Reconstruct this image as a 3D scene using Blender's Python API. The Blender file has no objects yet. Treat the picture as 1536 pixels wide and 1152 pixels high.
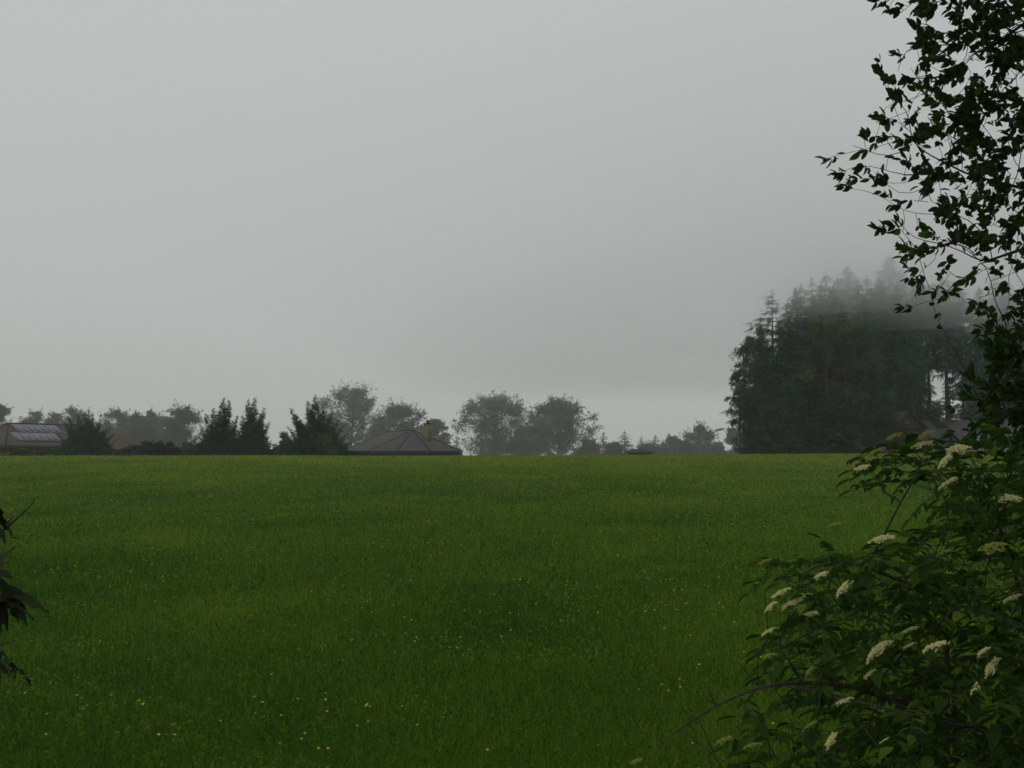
import bpy, math, random
import numpy as np
from mathutils import Vector, Matrix

PI = math.pi
rad = math.radians
scene = bpy.context.scene
COL = scene.collection
rng = np.random.default_rng(11)
random.seed(11)

# ------------------------------------------------------------------ camera
F = 1707.0                       # focal length in photo pixels (1536 wide)
EYE = 3.2                        # taken from the bank beside the field
PITCH = math.atan((674 - 576) / F)


def at(px, py, d):
    """world point at forward distance d (metres along +Y) on the line of sight of photo pixel px, py"""
    u, v = (px - 768) / F, (576 - py) / F
    y = math.cos(PITCH) - v * math.sin(PITCH)
    z = math.sin(PITCH) + v * math.cos(PITCH)
    k = d / y
    return np.array([u * k, d, EYE + z * k])


def gz(x, y):
    """height of the ground"""
    x = np.asarray(x, float)
    y = np.asarray(y, float)
    t = np.clip(y / 95.0, -0.3, 1.0)
    up = 2.56 * (1 - np.abs(1 - t) ** 1.35)
    s = np.clip((y - 95) / 80.0, 0, 1)
    down = 3.6 * s * s * (3 - 2 * s)
    far = np.clip((y - 175) / 400.0, 0, 1)
    roll = 0.05 * np.sin(x * 0.11 + y * 0.05) + 0.04 * np.sin(y * 0.23 + 1.3 + x * 0.03)
    return up - down - 1.5 * far + x * 0.0026 * np.clip(1 - s, 0, 1) + roll * np.clip((y + 5) / 15, 0.3, 1) * np.clip((130 - y) / 40, 0, 1)


def base_at(px, d):
    x = (px - 768) / F * d / (math.cos(PITCH) + 0.0)
    return np.array([x, d, float(gz(x, d))])


# ------------------------------------------------------------------ scene helpers
def link(o):
    COL.objects.link(o)
    return o


def tag(o, label=None, cat=None, group=None, kind=None):
    if label: o['label'] = label
    if cat: o['category'] = cat
    if group: o['group'] = group
    if kind: o['kind'] = kind
    return o


def empty(name, loc, rz=0.0):
    o = bpy.data.objects.new(name, None)
    o.empty_display_size = 0.3
    o.location = tuple(float(v) for v in loc)
    o.rotation_euler = (0, 0, rz)
    return link(o)


def copy_tree(o, parent=None):
    c = o.copy()
    COL.objects.link(c)
    if parent is not None:
        c.parent = parent
    for ch in list(o.children):
        copy_tree(ch, c)
    return c


class MB:
    """collects vertices and polygons of one mesh"""

    def __init__(self):
        self.v, self.loops, self.tot, self.mat, self.var = [], [], [], [], []
        self.n = 0

    def add(self, verts, polys, mat=0, var=None):
        """verts (k,3); polys: list of index arrays (m,c)"""
        verts = np.asarray(verts, np.float32).reshape(-1, 3)
        for p in polys:
            p = np.asarray(p, np.int32)
            if p.ndim == 1:
                p = p[None]
            self.loops.append((p + self.n).ravel())
            self.tot.append(np.full(len(p), p.shape[1], np.int32))
            self.mat.append(np.full(len(p), mat, np.int32))
            if var is None:
                self.var.append(np.full(len(p), 0.5, np.float32))
            elif np.ndim(var) == 0:
                self.var.append(np.full(len(p), var, np.float32))
            else:
                self.var.append(np.asarray(var, np.float32))
        self.v.append(verts)
        self.n += len(verts)

    def stamp(self, tv, tf, P, D, N, S, mat=0, var=None):
        """a template (along, side, up) copied to every P with direction D, normal N and scale S"""
        P = np.asarray(P, float); k = len(P)
        if k == 0:
            return
        D = D / (np.linalg.norm(D, axis=1, keepdims=True) + 1e-9)
        side = np.cross(N, D)
        side /= np.linalg.norm(side, axis=1, keepdims=True) + 1e-9
        up = np.cross(D, side)
        S = np.asarray(S, float)
        if S.ndim == 1:
            S = np.repeat(S[:, None], 3, 1)
        tv = np.asarray(tv, float)
        V = (P[:, None, :] + tv[None, :, 0, None] * (S[:, None, 0, None] * D[:, None, :])
             + tv[None, :, 1, None] * (S[:, None, 1, None] * side[:, None, :])
             + tv[None, :, 2, None] * (S[:, None, 2, None] * up[:, None, :]))
        off = (np.arange(k) * len(tv))[:, None]
        if var is None:
            var = rng.random(k)
        verts = V.reshape(-1, 3)
        first = True
        for f in tf:
            f = np.asarray(f, np.int32)[None] + off
            if first:
                self.add(verts, [f], mat, var)
                base = self.n - len(verts)
                first = False
            else:
                self.loops.append((f + base).ravel())
                self.tot.append(np.full(k, f.shape[1], np.int32))
                self.mat.append(np.full(k, mat, np.int32))
                self.var.append(np.asarray(var, np.float32))

    def tube(self, pts, r, sides=6, mat=0, var=0.5):
        pts = np.asarray(pts, float)
        n = len(pts)
        r = np.broadcast_to(np.asarray(r, float), (n,))
        t = np.gradient(pts, axis=0)
        t /= np.linalg.norm(t, axis=1, keepdims=True) + 1e-9
        ref = np.array([0.31, 0.17, 0.93]) if abs(t[0][2]) < 0.9 else np.array([1.0, 0.1, 0])
        a = np.cross(t, ref); a /= np.linalg.norm(a, axis=1, keepdims=True) + 1e-9
        b = np.cross(t, a)
        ang = np.arange(sides) * 2 * PI / sides
        ring = pts[:, None] + r[:, None, None] * (np.cos(ang)[None, :, None] * a[:, None] + np.sin(ang)[None, :, None] * b[:, None])
        i = np.arange(n - 1)[:, None] * sides
        j = np.arange(sides)[None]
        j2 = (j + 1) % sides
        q = np.stack([i + j, i + j2, i + sides + j2, i + sides + j], -1).reshape(-1, 4)
        self.add(ring.reshape(-1, 3), [q, np.arange(sides)[::-1], (n - 1) * sides + np.arange(sides)], mat, None)
        for k in (-1, -2, -3):
            self.var[k][:] = var

    def box(self, lo, hi, mat=0, R=None, c=(0, 0, 0)):
        x0, y0, z0 = lo; x1, y1, z1 = hi
        v = np.array([[x0, y0, z0], [x1, y0, z0], [x1, y1, z0], [x0, y1, z0], [x0, y0, z1], [x1, y0, z1], [x1, y1, z1], [x0, y1, z1]], float)
        if R is not None:
            v = v @ np.asarray(R).T + np.asarray(c)
        self.add(v, [np.array([[0, 3, 2, 1], [4, 5, 6, 7], [0, 1, 5, 4], [1, 2, 6, 5], [2, 3, 7, 6], [3, 0, 4, 7]])], mat)

    def mesh(self, name, mats, smooth=False):
        V = np.concatenate(self.v); L = np.concatenate(self.loops); T = np.concatenate(self.tot)
        me = bpy.data.meshes.new(name)
        me.vertices.add(len(V)); me.vertices.foreach_set('co', V.ravel())
        me.loops.add(len(L)); me.loops.foreach_set('vertex_index', L)
        me.polygons.add(len(T))
        st = np.concatenate([[0], np.cumsum(T)[:-1]]).astype(np.int32)
        me.polygons.foreach_set('loop_start', st)
        me.polygons.foreach_set('loop_total', T)
        for m in (mats if isinstance(mats, (list, tuple)) else [mats]):
            me.materials.append(m)
        me.polygons.foreach_set('material_index', np.concatenate(self.mat))
        at_ = me.attributes.new('var', 'FLOAT', 'FACE')
        at_.data.foreach_set('value', np.concatenate(self.var))
        if smooth:
            me.polygons.foreach_set('use_smooth', np.ones(len(T), bool))
        me.update(calc_edges=True)
        return me

    def build(self, name, mats, parent=None, smooth=False):
        o = bpy.data.objects.new(name, self.mesh(name, mats, smooth))
        link(o)
        if parent is not None:
            o.parent = parent
        return o


# ------------------------------------------------------------------ materials
def new_mat(name):
    m = bpy.data.materials.new(name)
    m.use_nodes = True
    nt = m.node_tree
    return m, nt, nt.nodes['Principled BSDF'], nt.nodes['Material Output']


def ramp(nt, fac, stops):
    r = nt.nodes.new('ShaderNodeValToRGB')
    e = r.color_ramp.elements
    e[0].position, e[0].color = stops[0][0], (*stops[0][1], 1)
    e[1].position, e[1].color = stops[-1][0], (*stops[-1][1], 1)
    for p, c in stops[1:-1]:
        x = e.new(p); x.color = (*c, 1)
    nt.links.new(fac, r.inputs['Fac'])
    return r.outputs['Color']


def leaf_mat(name, stops, transl=0.35, rough=0.5, spec=0.12, tcol=None):
    m, nt, p, out = new_mat(name)
    a = nt.nodes.new('ShaderNodeAttribute'); a.attribute_name = 'var'
    c = ramp(nt, a.outputs['Fac'], stops)
    nt.links.new(c, p.inputs['Base Color'])
    p.inputs['Roughness'].default_value = rough
    p.inputs['Specular IOR Level'].default_value = spec
    t = nt.nodes.new('ShaderNodeBsdfTranslucent')
    mx = nt.nodes.new('ShaderNodeMix'); mx.data_type = 'RGBA'; mx.blend_type = 'MULTIPLY'
    mx.inputs['Factor'].default_value = 1.0
    nt.links.new(c, mx.inputs['A'])
    mx.inputs['B'].default_value = (*(tcol or (1.1, 1.2, 0.5)), 1)
    nt.links.new(mx.outputs['Result'], t.inputs['Color'])
    ms = nt.nodes.new('ShaderNodeMixShader'); ms.inputs['Fac'].default_value = transl
    nt.links.new(p.outputs['BSDF'], ms.inputs[1]); nt.links.new(t.outputs['BSDF'], ms.inputs[2])
    nt.links.new(ms.outputs['Shader'], out.inputs['Surface'])
    return m


def noise_mat(name, c1, c2, scale=5.0, rough=0.85, spec=0.2, bump=0.0, stretch=(1, 1, 1), detail=6):
    m, nt, p, out = new_mat(name)
    tc = nt.nodes.new('ShaderNodeTexCoord'); mp = nt.nodes.new('ShaderNodeMapping')
    mp.inputs['Scale'].default_value = stretch
    nz = nt.nodes.new('ShaderNodeTexNoise'); nz.inputs['Scale'].default_value = scale; nz.inputs['Detail'].default_value = detail
    nt.links.new(tc.outputs['Object'], mp.inputs['Vector']); nt.links.new(mp.outputs['Vector'], nz.inputs['Vector'])
    nt.links.new(ramp(nt, nz.outputs['Fac'], [(0.3, c1), (0.7, c2)]), p.inputs['Base Color'])
    p.inputs['Roughness'].default_value = rough; p.inputs['Specular IOR Level'].default_value = spec
    if bump:
        b = nt.nodes.new('ShaderNodeBump'); b.inputs['Strength'].default_value = bump; b.inputs['Distance'].default_value = 0.02
        nt.links.new(nz.outputs['Fac'], b.inputs['Height']); nt.links.new(b.outputs['Normal'], p.inputs['Normal'])
    return m


def tile_mat(name, c1, c2, mortar, sx=3.2, sz=3.6):
    """roof tiles in courses: bricks laid along the object's X and height"""
    m, nt, p, out = new_mat(name)
    tc = nt.nodes.new('ShaderNodeTexCoord'); mp = nt.nodes.new('ShaderNodeMapping')
    mp.inputs['Rotation'].default_value = (rad(90), 0, 0)
    br = nt.nodes.new('ShaderNodeTexBrick')
    br.inputs['Color1'].default_value = (*c1, 1); br.inputs['Color2'].default_value = (*c2, 1); br.inputs['Mortar'].default_value = (*mortar, 1)
    br.inputs['Scale'].default_value = sx; br.inputs['Row Height'].default_value = 0.5; br.inputs['Brick Width'].default_value = 0.9
    br.inputs['Mortar Size'].default_value = 0.03
    nz = nt.nodes.new('ShaderNodeTexNoise'); nz.inputs['Scale'].default_value = 0.9; nz.inputs['Detail'].default_value = 8
    mx = nt.nodes.new('ShaderNodeMix'); mx.data_type = 'RGBA'; mx.blend_type = 'OVERLAY'; mx.inputs['Factor'].default_value = 0.5
    nt.links.new(tc.outputs['Object'], mp.inputs['Vector']); nt.links.new(mp.outputs['Vector'], br.inputs['Vector'])
    nt.links.new(tc.outputs['Object'], nz.inputs['Vector'])
    nt.links.new(br.outputs['Color'], mx.inputs['A']); nt.links.new(nz.outputs['Color'], mx.inputs['B'])
    nt.links.new(mx.outputs['Result'], p.inputs['Base Color'])
    p.inputs['Roughness'].default_value = 0.75; p.inputs['Specular IOR Level'].default_value = 0.25
    b = nt.nodes.new('ShaderNodeBump'); b.inputs['Strength'].default_value = 0.5; b.inputs['Distance'].default_value = 0.03
    nt.links.new(br.outputs['Fac'], b.inputs['Height']); b.invert = True
    nt.links.new(b.outputs['Normal'], p.inputs['Normal'])
    return m


M = {}
M['bark'] = noise_mat('bark', (0.02, 0.016, 0.012), (0.055, 0.045, 0.036), 14, 0.9, 0.15, 0.6, (1, 1, 0.25))
M['twig'] = noise_mat('twig_bark', (0.014, 0.011, 0.010), (0.035, 0.027, 0.022), 30, 0.8, 0.2)
M['elder_bark'] = noise_mat('elder_bark', (0.03, 0.026, 0.018), (0.07, 0.06, 0.045), 25, 0.85, 0.2)
M['spruce_bark'] = noise_mat('spruce_bark', (0.025, 0.02, 0.016), (0.06, 0.048, 0.04), 6, 0.9, 0.15, 0.4, (1, 1, 0.3))
M['birch_bark'] = noise_mat('birch_bark', (0.03, 0.028, 0.026), (0.16, 0.155, 0.145), 3, 0.8, 0.2, 0, (1, 1, 2.5))
M['needles'] = leaf_mat('spruce_needles', [(0, (0.010, 0.052, 0.031)), (0.6, (0.019, 0.086, 0.052)), (1, (0.036, 0.12, 0.066))], 0.12, 0.7, 0.06)
M['needles_pale'] = leaf_mat('young_spruce_needles', [(0, (0.028, 0.044, 0.034)), (1, (0.06, 0.085, 0.06))], 0.15, 0.7, 0.06)
M['cypress'] = leaf_mat('cypress_sprays', [(0, (0.006, 0.042, 0.026)), (0.55, (0.011, 0.072, 0.042)), (1, (0.024, 0.115, 0.055))], 0.15, 0.7, 0.06)
M['cypress_light'] = leaf_mat('light_cypress_sprays', [(0, (0.012, 0.045, 0.024)), (0.55, (0.022, 0.080, 0.036)), (1, (0.05, 0.13, 0.05))], 0.18, 0.7, 0.06)
M['broad'] = leaf_mat('broad_leaves', [(0, (0.030, 0.070, 0.022)), (0.6, (0.052, 0.110, 0.036)), (1, (0.085, 0.155, 0.052))], 0.25, 0.6, 0.10)
M['broad_dark'] = leaf_mat('dark_broad_leaves', [(0, (0.018, 0.046, 0.022)), (0.6, (0.030, 0.070, 0.032)), (1, (0.05, 0.10, 0.042))], 0.25, 0.6, 0.10)
M['broad_fresh'] = leaf_mat('fresh_broad_leaves', [(0, (0.035, 0.062, 0.018)), (0.6, (0.06, 0.1, 0.026)), (1, (0.1, 0.145, 0.035))], 0.28, 0.6, 0.10)
M['olive'] = leaf_mat('olive_leaves', [(0, (0.028, 0.060, 0.018)), (0.6, (0.048, 0.094, 0.028)), (1, (0.08, 0.135, 0.038))], 0.25, 0.6, 0.10)
M['hedge'] = leaf_mat('hedge_leaves', [(0, (0.01, 0.024, 0.010)), (0.6, (0.018, 0.044, 0.016)), (1, (0.04, 0.08, 0.025))], 0.2, 0.6, 0.10)
M['near'] = leaf_mat('near_tree_leaves', [(0, (0.022, 0.046, 0.012)), (0.7, (0.040, 0.080, 0.016)), (1, (0.085, 0.150, 0.024))], 0.3, 0.5, 0.12)
M['elder'] = leaf_mat('elder_leaves', [(0, (0.022, 0.056, 0.010)), (0.7, (0.055, 0.115, 0.016)), (1, (0.135, 0.215, 0.026))], 0.36, 0.65, 0.05)
M['purple'] = leaf_mat('dark_sapling_leaves', [(0, (0.012, 0.014, 0.007)), (0.6, (0.020, 0.030, 0.010)), (1, (0.034, 0.055, 0.014))], 0.22, 0.6, 0.10, (1, 0.9, 0.5))
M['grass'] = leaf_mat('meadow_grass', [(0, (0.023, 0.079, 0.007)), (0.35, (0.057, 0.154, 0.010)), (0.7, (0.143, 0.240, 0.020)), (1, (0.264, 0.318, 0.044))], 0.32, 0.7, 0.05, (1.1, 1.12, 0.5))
M['seed'] = leaf_mat('grass_seed_heads', [(0, (0.14, 0.175, 0.028)), (0.6, (0.21, 0.235, 0.045)), (1, (0.30, 0.275, 0.07))], 0.35, 0.8, 0.05, (1.1, 1.1, 0.6))
M['petal'] = leaf_mat('buttercup_petals', [(0, (0.56, 0.40, 0.008)), (1, (0.66, 0.52, 0.012))], 0.2, 0.35, 0.5, (1, 1, 0.5))
M['cream'] = leaf_mat('elder_blossom', [(0, (0.72, 0.71, 0.33)), (1, (0.88, 0.86, 0.48))], 0.3, 0.7, 0.15, (1, 1, 0.8))
M['bud'] = leaf_mat('elder_buds', [(0, (0.24, 0.29, 0.055)), (1, (0.42, 0.45, 0.10))], 0.25, 0.7, 0.15, (1, 1, 0.6))
M['stalk'] = noise_mat('green_stalk', (0.04, 0.07, 0.02), (0.07, 0.10, 0.03), 20, 0.6, 0.3)
M['soil'] = noise_mat('meadow_soil', (0.012, 0.022, 0.007), (0.026, 0.045, 0.012), 1.3, 0.95, 0.1, 0.5)
M['brown_tiles'] = tile_mat('brown_roof_tiles', (0.050, 0.036, 0.030), (0.066, 0.046, 0.038), (0.03, 0.02, 0.018))
M['grey_tiles'] = tile_mat('grey_roof_tiles', (0.038, 0.040, 0.038), (0.048, 0.050, 0.047), (0.027, 0.028, 0.026))
M['grey_brown_tiles'] = tile_mat('grey_brown_roof_tiles', (0.046, 0.041, 0.037), (0.058, 0.051, 0.046), (0.026, 0.023, 0.021))
M['ridge_tiles'] = noise_mat('ridge_tiles', (0.024, 0.023, 0.021), (0.042, 0.039, 0.035), 8)
M['red_tiles'] = tile_mat('red_roof_tiles', (0.056, 0.037, 0.029), (0.070, 0.044, 0.034), (0.05, 0.025, 0.02))
M['dark_roof'] = noise_mat('dark_roof_felt', (0.02, 0.028, 0.03), (0.034, 0.045, 0.048), 4)
M['fascia'] = noise_mat('dark_fascia_wood', (0.014, 0.02, 0.026), (0.024, 0.032, 0.04), 6, 0.7)
M['render_wall'] = noise_mat('pale_wall_render', (0.34, 0.31, 0.25), (0.42, 0.39, 0.32), 2, 0.9)
M['yellow_wall'] = noise_mat('ochre_wall_render', (0.28, 0.21, 0.09), (0.36, 0.27, 0.12), 2, 0.9)
M['chimney'] = noise_mat('ochre_chimney_render', (0.14, 0.115, 0.06), (0.18, 0.15, 0.08), 3, 0.9)
M['soot'] = noise_mat('sooty_metal', (0.015, 0.014, 0.013), (0.03, 0.028, 0.026), 6, 0.6)
M['dark_wood'] = noise_mat('dark_stained_boards', (0.022, 0.02, 0.018), (0.045, 0.04, 0.036), 5, 0.75, 0.2, 0.3, (6, 6, 0.4))
M['white_paint'] = noise_mat('white_paint', (0.32, 0.33, 0.33), (0.45, 0.45, 0.45), 4, 0.5)
M['frame_paint'] = noise_mat('dull_frame_paint', (0.06, 0.08, 0.075), (0.09, 0.11, 0.10), 4, 0.6)
M['grey_wood'] = noise_mat('weathered_grey_boards', (0.16, 0.16, 0.16), (0.27, 0.27, 0.26), 5, 0.8)


def glossy_mat(name, col, rough, ior):
    m, nt, p, out = new_mat(name)
    p.inputs['Base Color'].default_value = (*col, 1)
    p.inputs['Roughness'].default_value = rough
    p.inputs['IOR'].default_value = ior
    return m


M['panel_frame'] = glossy_mat('panel_aluminium', (0.2, 0.205, 0.21), 0.4, 1.5)
M['glass'] = glossy_mat('window_glass', (0.02, 0.03, 0.03), 0.08, 1.6)


def panel_mat():
    m, nt, p, out = new_mat('solar_cells')
    tc = nt.nodes.new('ShaderNodeTexCoord')
    br = nt.nodes.new('ShaderNodeTexBrick'); br.offset = 0
    br.inputs['Color1'].default_value = (0.035, 0.045, 0.075, 1); br.inputs['Color2'].default_value = (0.045, 0.055, 0.085, 1)
    br.inputs['Mortar'].default_value = (0.16, 0.17, 0.18, 1); br.inputs['Scale'].default_value = 6.0
    br.inputs['Brick Width'].default_value = 1.0; br.inputs['Row Height'].default_value = 1.0; br.inputs['Mortar Size'].default_value = 0.05
    nt.links.new(tc.outputs['Object'], br.inputs['Vector']); nt.links.new(br.outputs['Color'], p.inputs['Base Color'])
    p.inputs['Roughness'].default_value = 0.25; p.inputs['IOR'].default_value = 1.6
    return m


M['panel'] = panel_mat()

# ------------------------------------------------------------------ leaf templates (along, side, up)
LEAF = (np.array([[0, 0, 0], [.33, 0, -.02], [.68, 0, -.05], [1, 0, -.16],
                  [.18, .36, .07], [.5, .5, .08], [.82, .27, .0], [.18, -.36, .07], [.5, -.5, .08], [.82, -.27, .0]]),
        [(0, 1, 4), (1, 2, 5, 4), (2, 3, 6, 5), (0, 7, 1), (1, 7, 8, 2), (2, 8, 9, 3)])
DIAMOND = (np.array([[0, 0, 0], [.5, .5, .12], [1, 0, 0], [.5, -.5, .12]]), [(0, 1, 2, 3)])
# a bunch of three pointed leaves, for trees too far off to show single ones
BUNCH = (np.array([[0, 0, 0], [.5, .28, .1], [1, .1, -.05], [.55, -.1, .05],
                   [.1, .1, .0], [.2, .55, -.12], [.45, .85, -.2], [.45, .4, .02],
                   [.1, -.1, .0], [.5, -.38, .08], [.5, -.85, -.1], [.2, -.5, -.15]]),
         [(0, 3, 2, 1), (4, 7, 6, 5), (8, 11, 10, 9)])
# a flat needle spray with pointed side twigs
_sv, _sf = [[0, -.03, 0], [0, .03, 0], [1, 0, -.12]], [(0, 2, 1)]
for _i, (_x, _l) in enumerate(((.08, .40), (.26, .42), (.44, .36), (.62, .27), (.8, .16))):
    for _s in (1, -1):
        k = len(_sv)
        _sv += [[_x - .05, 0, -.1 * _x], [_x + .07, 0, -.1 * _x], [_x + .22, _s * _l, -.10 - .12 * _x]]
        _sf.append((k, k + 1, k + 2))
SPRAY = (np.array(_sv), _sf)
BLADE = (np.array([[0, .5, 0], [0, -.5, 0], [.4, .42, .03], [.4, -.42, .03], [.75, .26, .12], [.75, -.26, .12], [1, 0, .3]]),
         [(0, 2, 3, 1), (2, 4, 5, 3), (4, 6, 5)])


def unit(n, up=0.0, r=rng):
    v = r.normal(size=(n, 3)); v /= np.linalg.norm(v, axis=1, keepdims=True)
    v[:, 2] += up
    return v / np.linalg.norm(v, axis=1, keepdims=True)


# ------------------------------------------------------------------ tree builders (local space, base at the origin)
def mesh_broadleaf(seed, H, R, base=0.18, leaf=0.36, clumps=60, per=70, prof=0.46, airy=0.0, droop=0.0, spread=0.22):
    r = np.random.default_rng(seed)
    w, c = MB(), MB()
    n = 9
    zs = np.linspace(0, H * 0.78, n)
    bend = np.cumsum(r.normal(0, 0.012 * H, (n, 2)), 0) * np.linspace(0, 1, n)[:, None]
    tr = np.column_stack([bend, zs])
    r0 = 0.022 * H
    w.tube(tr, r0 * (1 - 0.85 * np.linspace(0, 1, n)) , 8)
    ph = r.random(6) * 6.28

    def R_at(t, a):
        e = np.sqrt(np.clip(1 - ((t - prof) / (1 - prof if t > prof else prof + 0.12)) ** 2, 0.02, 1))
        lob = 1 + 0.24 * math.sin(2 * a + ph[0] + 3 * t) + 0.22 * math.sin(3 * a + ph[1] - 5 * t) + 0.10 * math.sin(7 * t + ph[2] + a)
        return R * e * lob
    for i in range(clumps):
        t = r.random() ** 0.9
        a = r.random() * 2 * PI
        q = 0.18 + 0.78 * r.random() ** 0.55
        rr = R_at(t, a) * q
        z = H * (base + (1 - base) * t * 0.96)
        cen = np.array([math.cos(a) * rr, math.sin(a) * rr, z])
        hz = max(H * base * 0.6, z - 0.55 * rr - 0.1 * H * r.random())
        hz = min(hz, H * 0.76)
        k = np.interp(hz, zs, np.arange(n)); b0 = np.array([np.interp(hz, zs, tr[:, 0]), np.interp(hz, zs, tr[:, 1]), hz])
        mid = (b0 + cen) / 2 + np.array([0, 0, -0.05 * rr]) + r.normal(0, 0.03 * R, 3)
        w.tube(np.array([b0, mid, cen]), np.array([0.28, 0.18, 0.06]) * r0, 4)
        m = int(per * (0.6 + 0.8 * r.random()))
        sz = R * spread * (0.7 + 0.6 * r.random())
        off = r.normal(size=(m, 3)); off /= np.linalg.norm(off, axis=1, keepdims=True)
        off *= (r.random((m, 1)) ** 0.5) * sz
        off[:, 2] *= 0.75
        P = cen + off
        # a few twigs that stick out past the clump, with leaves along them
        for _ in range(3):
            d = off[r.integers(m)] / sz + np.array([0, 0, 0.35 - droop]) + 0.5 * (cen - np.array([0, 0, z])) / (rr + 1e-6)
            d /= np.linalg.norm(d) + 1e-6
            L = sz * (1.0 + 0.9 * r.random())
            s = r.random((9, 1)) * 0.55 + 0.5
            tw = cen + d * L * s + np.array([0, 0, -droop * 1.2]) * (s ** 2) * L + r.normal(0, 0.12 * sz, (9, 3))
            P = np.vstack([P, tw])
            w.tube(np.array([cen, cen + d * L * .6, cen + d * L * 1.05 + np.array([0, 0, -droop * L])]), np.array([.06, .04, .02]) * r0, 3)
        m = len(P)
        D = unit(m, -0.15 - droop, r); N = unit(m, 0.8, r)
        S = leaf * (0.6 + 0.7 * r.random(m))
        tone = np.clip(0.5 + 0.22 * r.normal() + 0.25 * r.normal(size=m), 0, 1)
        c.stamp(*BUNCH, P, D, N, S, 0, tone)
    return w, c


def mesh_spruce(seed, H, R, base=0.05, top_pow=0.85, step=0.42, nb=6, fill=1.0, sag=0.35, spray=0.75, ragged=0.15):
    r = np.random.default_rng(seed)
    w, c = MB(), MB()
    r0 = 0.012 * H + 0.04
    lean = r.normal(0, 0.008 * H, 2)
    zs = np.linspace(0, H, 10)
    w.tube(np.column_stack([lean[0] * (zs / H) ** 2, lean[1] * (zs / H) ** 2, zs]), r0 * (1 - 0.97 * zs / H), 7)
    z = H * base
    sprays = ([], [], [], [])
    while z < H - 0.12:
        t = (z - H * base) / (H * (1 - base))
        Lw = R * (1 - t) ** top_pow * min(1, 0.6 + 3 * t)
        k = max(3, int(nb * (0.7 + 0.5 * r.random()) * (0.55 + 0.45 * (1 - t))))
        a0 = r.random() * 6.28
        for i in range(k):
            if r.random() > fill:
                continue
            a = a0 + i * 2 * PI / k + r.normal(0, 0.25)
            L = max(0.18, Lw * (1 + ragged * r.normal()))
            d = np.array([math.cos(a), math.sin(a), 0])
            c0 = np.array([lean[0] * (z / H) ** 2, lean[1] * (z / H) ** 2, z + r.normal(0, 0.08)])
            rise = 0.25 * (t ** 2) + 0.05
            s = np.linspace(0, 1, 5)[:, None]
            pts = c0 + d * L * s + np.array([0, 0, 1.0]) * L * (rise * s - sag * (1 - t) * (1.7 * s ** 1.5 - 1.05 * s ** 3))
            w.tube(pts, np.array([.22, .16, .11, .07, .02]) * r0, 3)
            m = max(3, int(L / spray * 4.2))
            u = np.sort(0.12 + 0.88 * r.random(m)); u[-1] = 0.97
            P = np.column_stack([np.interp(u, s[:, 0], pts[:, q]) for q in range(3)])
            sd = np.cross(d, [0, 0, 1.0])
            wgt = r.choice([-1, 1], m)[:, None] * (0.3 + 0.7 * r.random((m, 1)))
            wgt[-1] *= 0.2
            D = d * 0.75 + sd * wgt + np.array([0, 0, -0.28]) + r.normal(0, 0.12, (m, 3))
            N = np.array([0, 0, 1.0]) + r.normal(0, 0.35, (m, 3))
            S = spray * (0.55 + 0.6 * r.random(m)) * min(1, 0.4 + L / (0.5 * R + .3))
            sprays[0].append(P); sprays[1].append(D); sprays[2].append(N); sprays[3].append(S)
            m2 = max(2, int(m * .7))
            u = 0.15 + 0.85 * r.random(m2)
            P = np.column_stack([np.interp(u, s[:, 0], pts[:, q]) for q in range(3)])
            sprays[0].append(P); sprays[1].append(np.array([0, 0, -1.0]) + d * .45 + r.normal(0, .25, (m2, 3)))
            sprays[2].append(d + r.normal(0, .5, (m2, 3))); sprays[3].append(spray * (0.45 + 0.6 * r.random(m2)) * min(1, 0.35 + L / (0.6 * R + .3)))
        z += step * (0.75 + 0.5 * r.random()) * (0.55 + 0.45 * (1 - t))
    P, D, N, S = (np.concatenate(q) for q in sprays)
    # the leader
    k = 14
    zz = H - r.random(k) * 0.9
    P = np.vstack([P, np.column_stack([np.full(k, lean[0]), np.full(k, lean[1]), zz])])
    D = np.vstack([D, unit(k, 0.9, r)]); N = np.vstack([N, unit(k, 0, r)]); S = np.concatenate([S, np.full(k, 0.28)])
    c.stamp(*SPRAY, P, D, N, S, 0, np.clip(0.5 + 0.25 * r.normal(size=len(P)), 0, 1))
    return w, c


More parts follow.
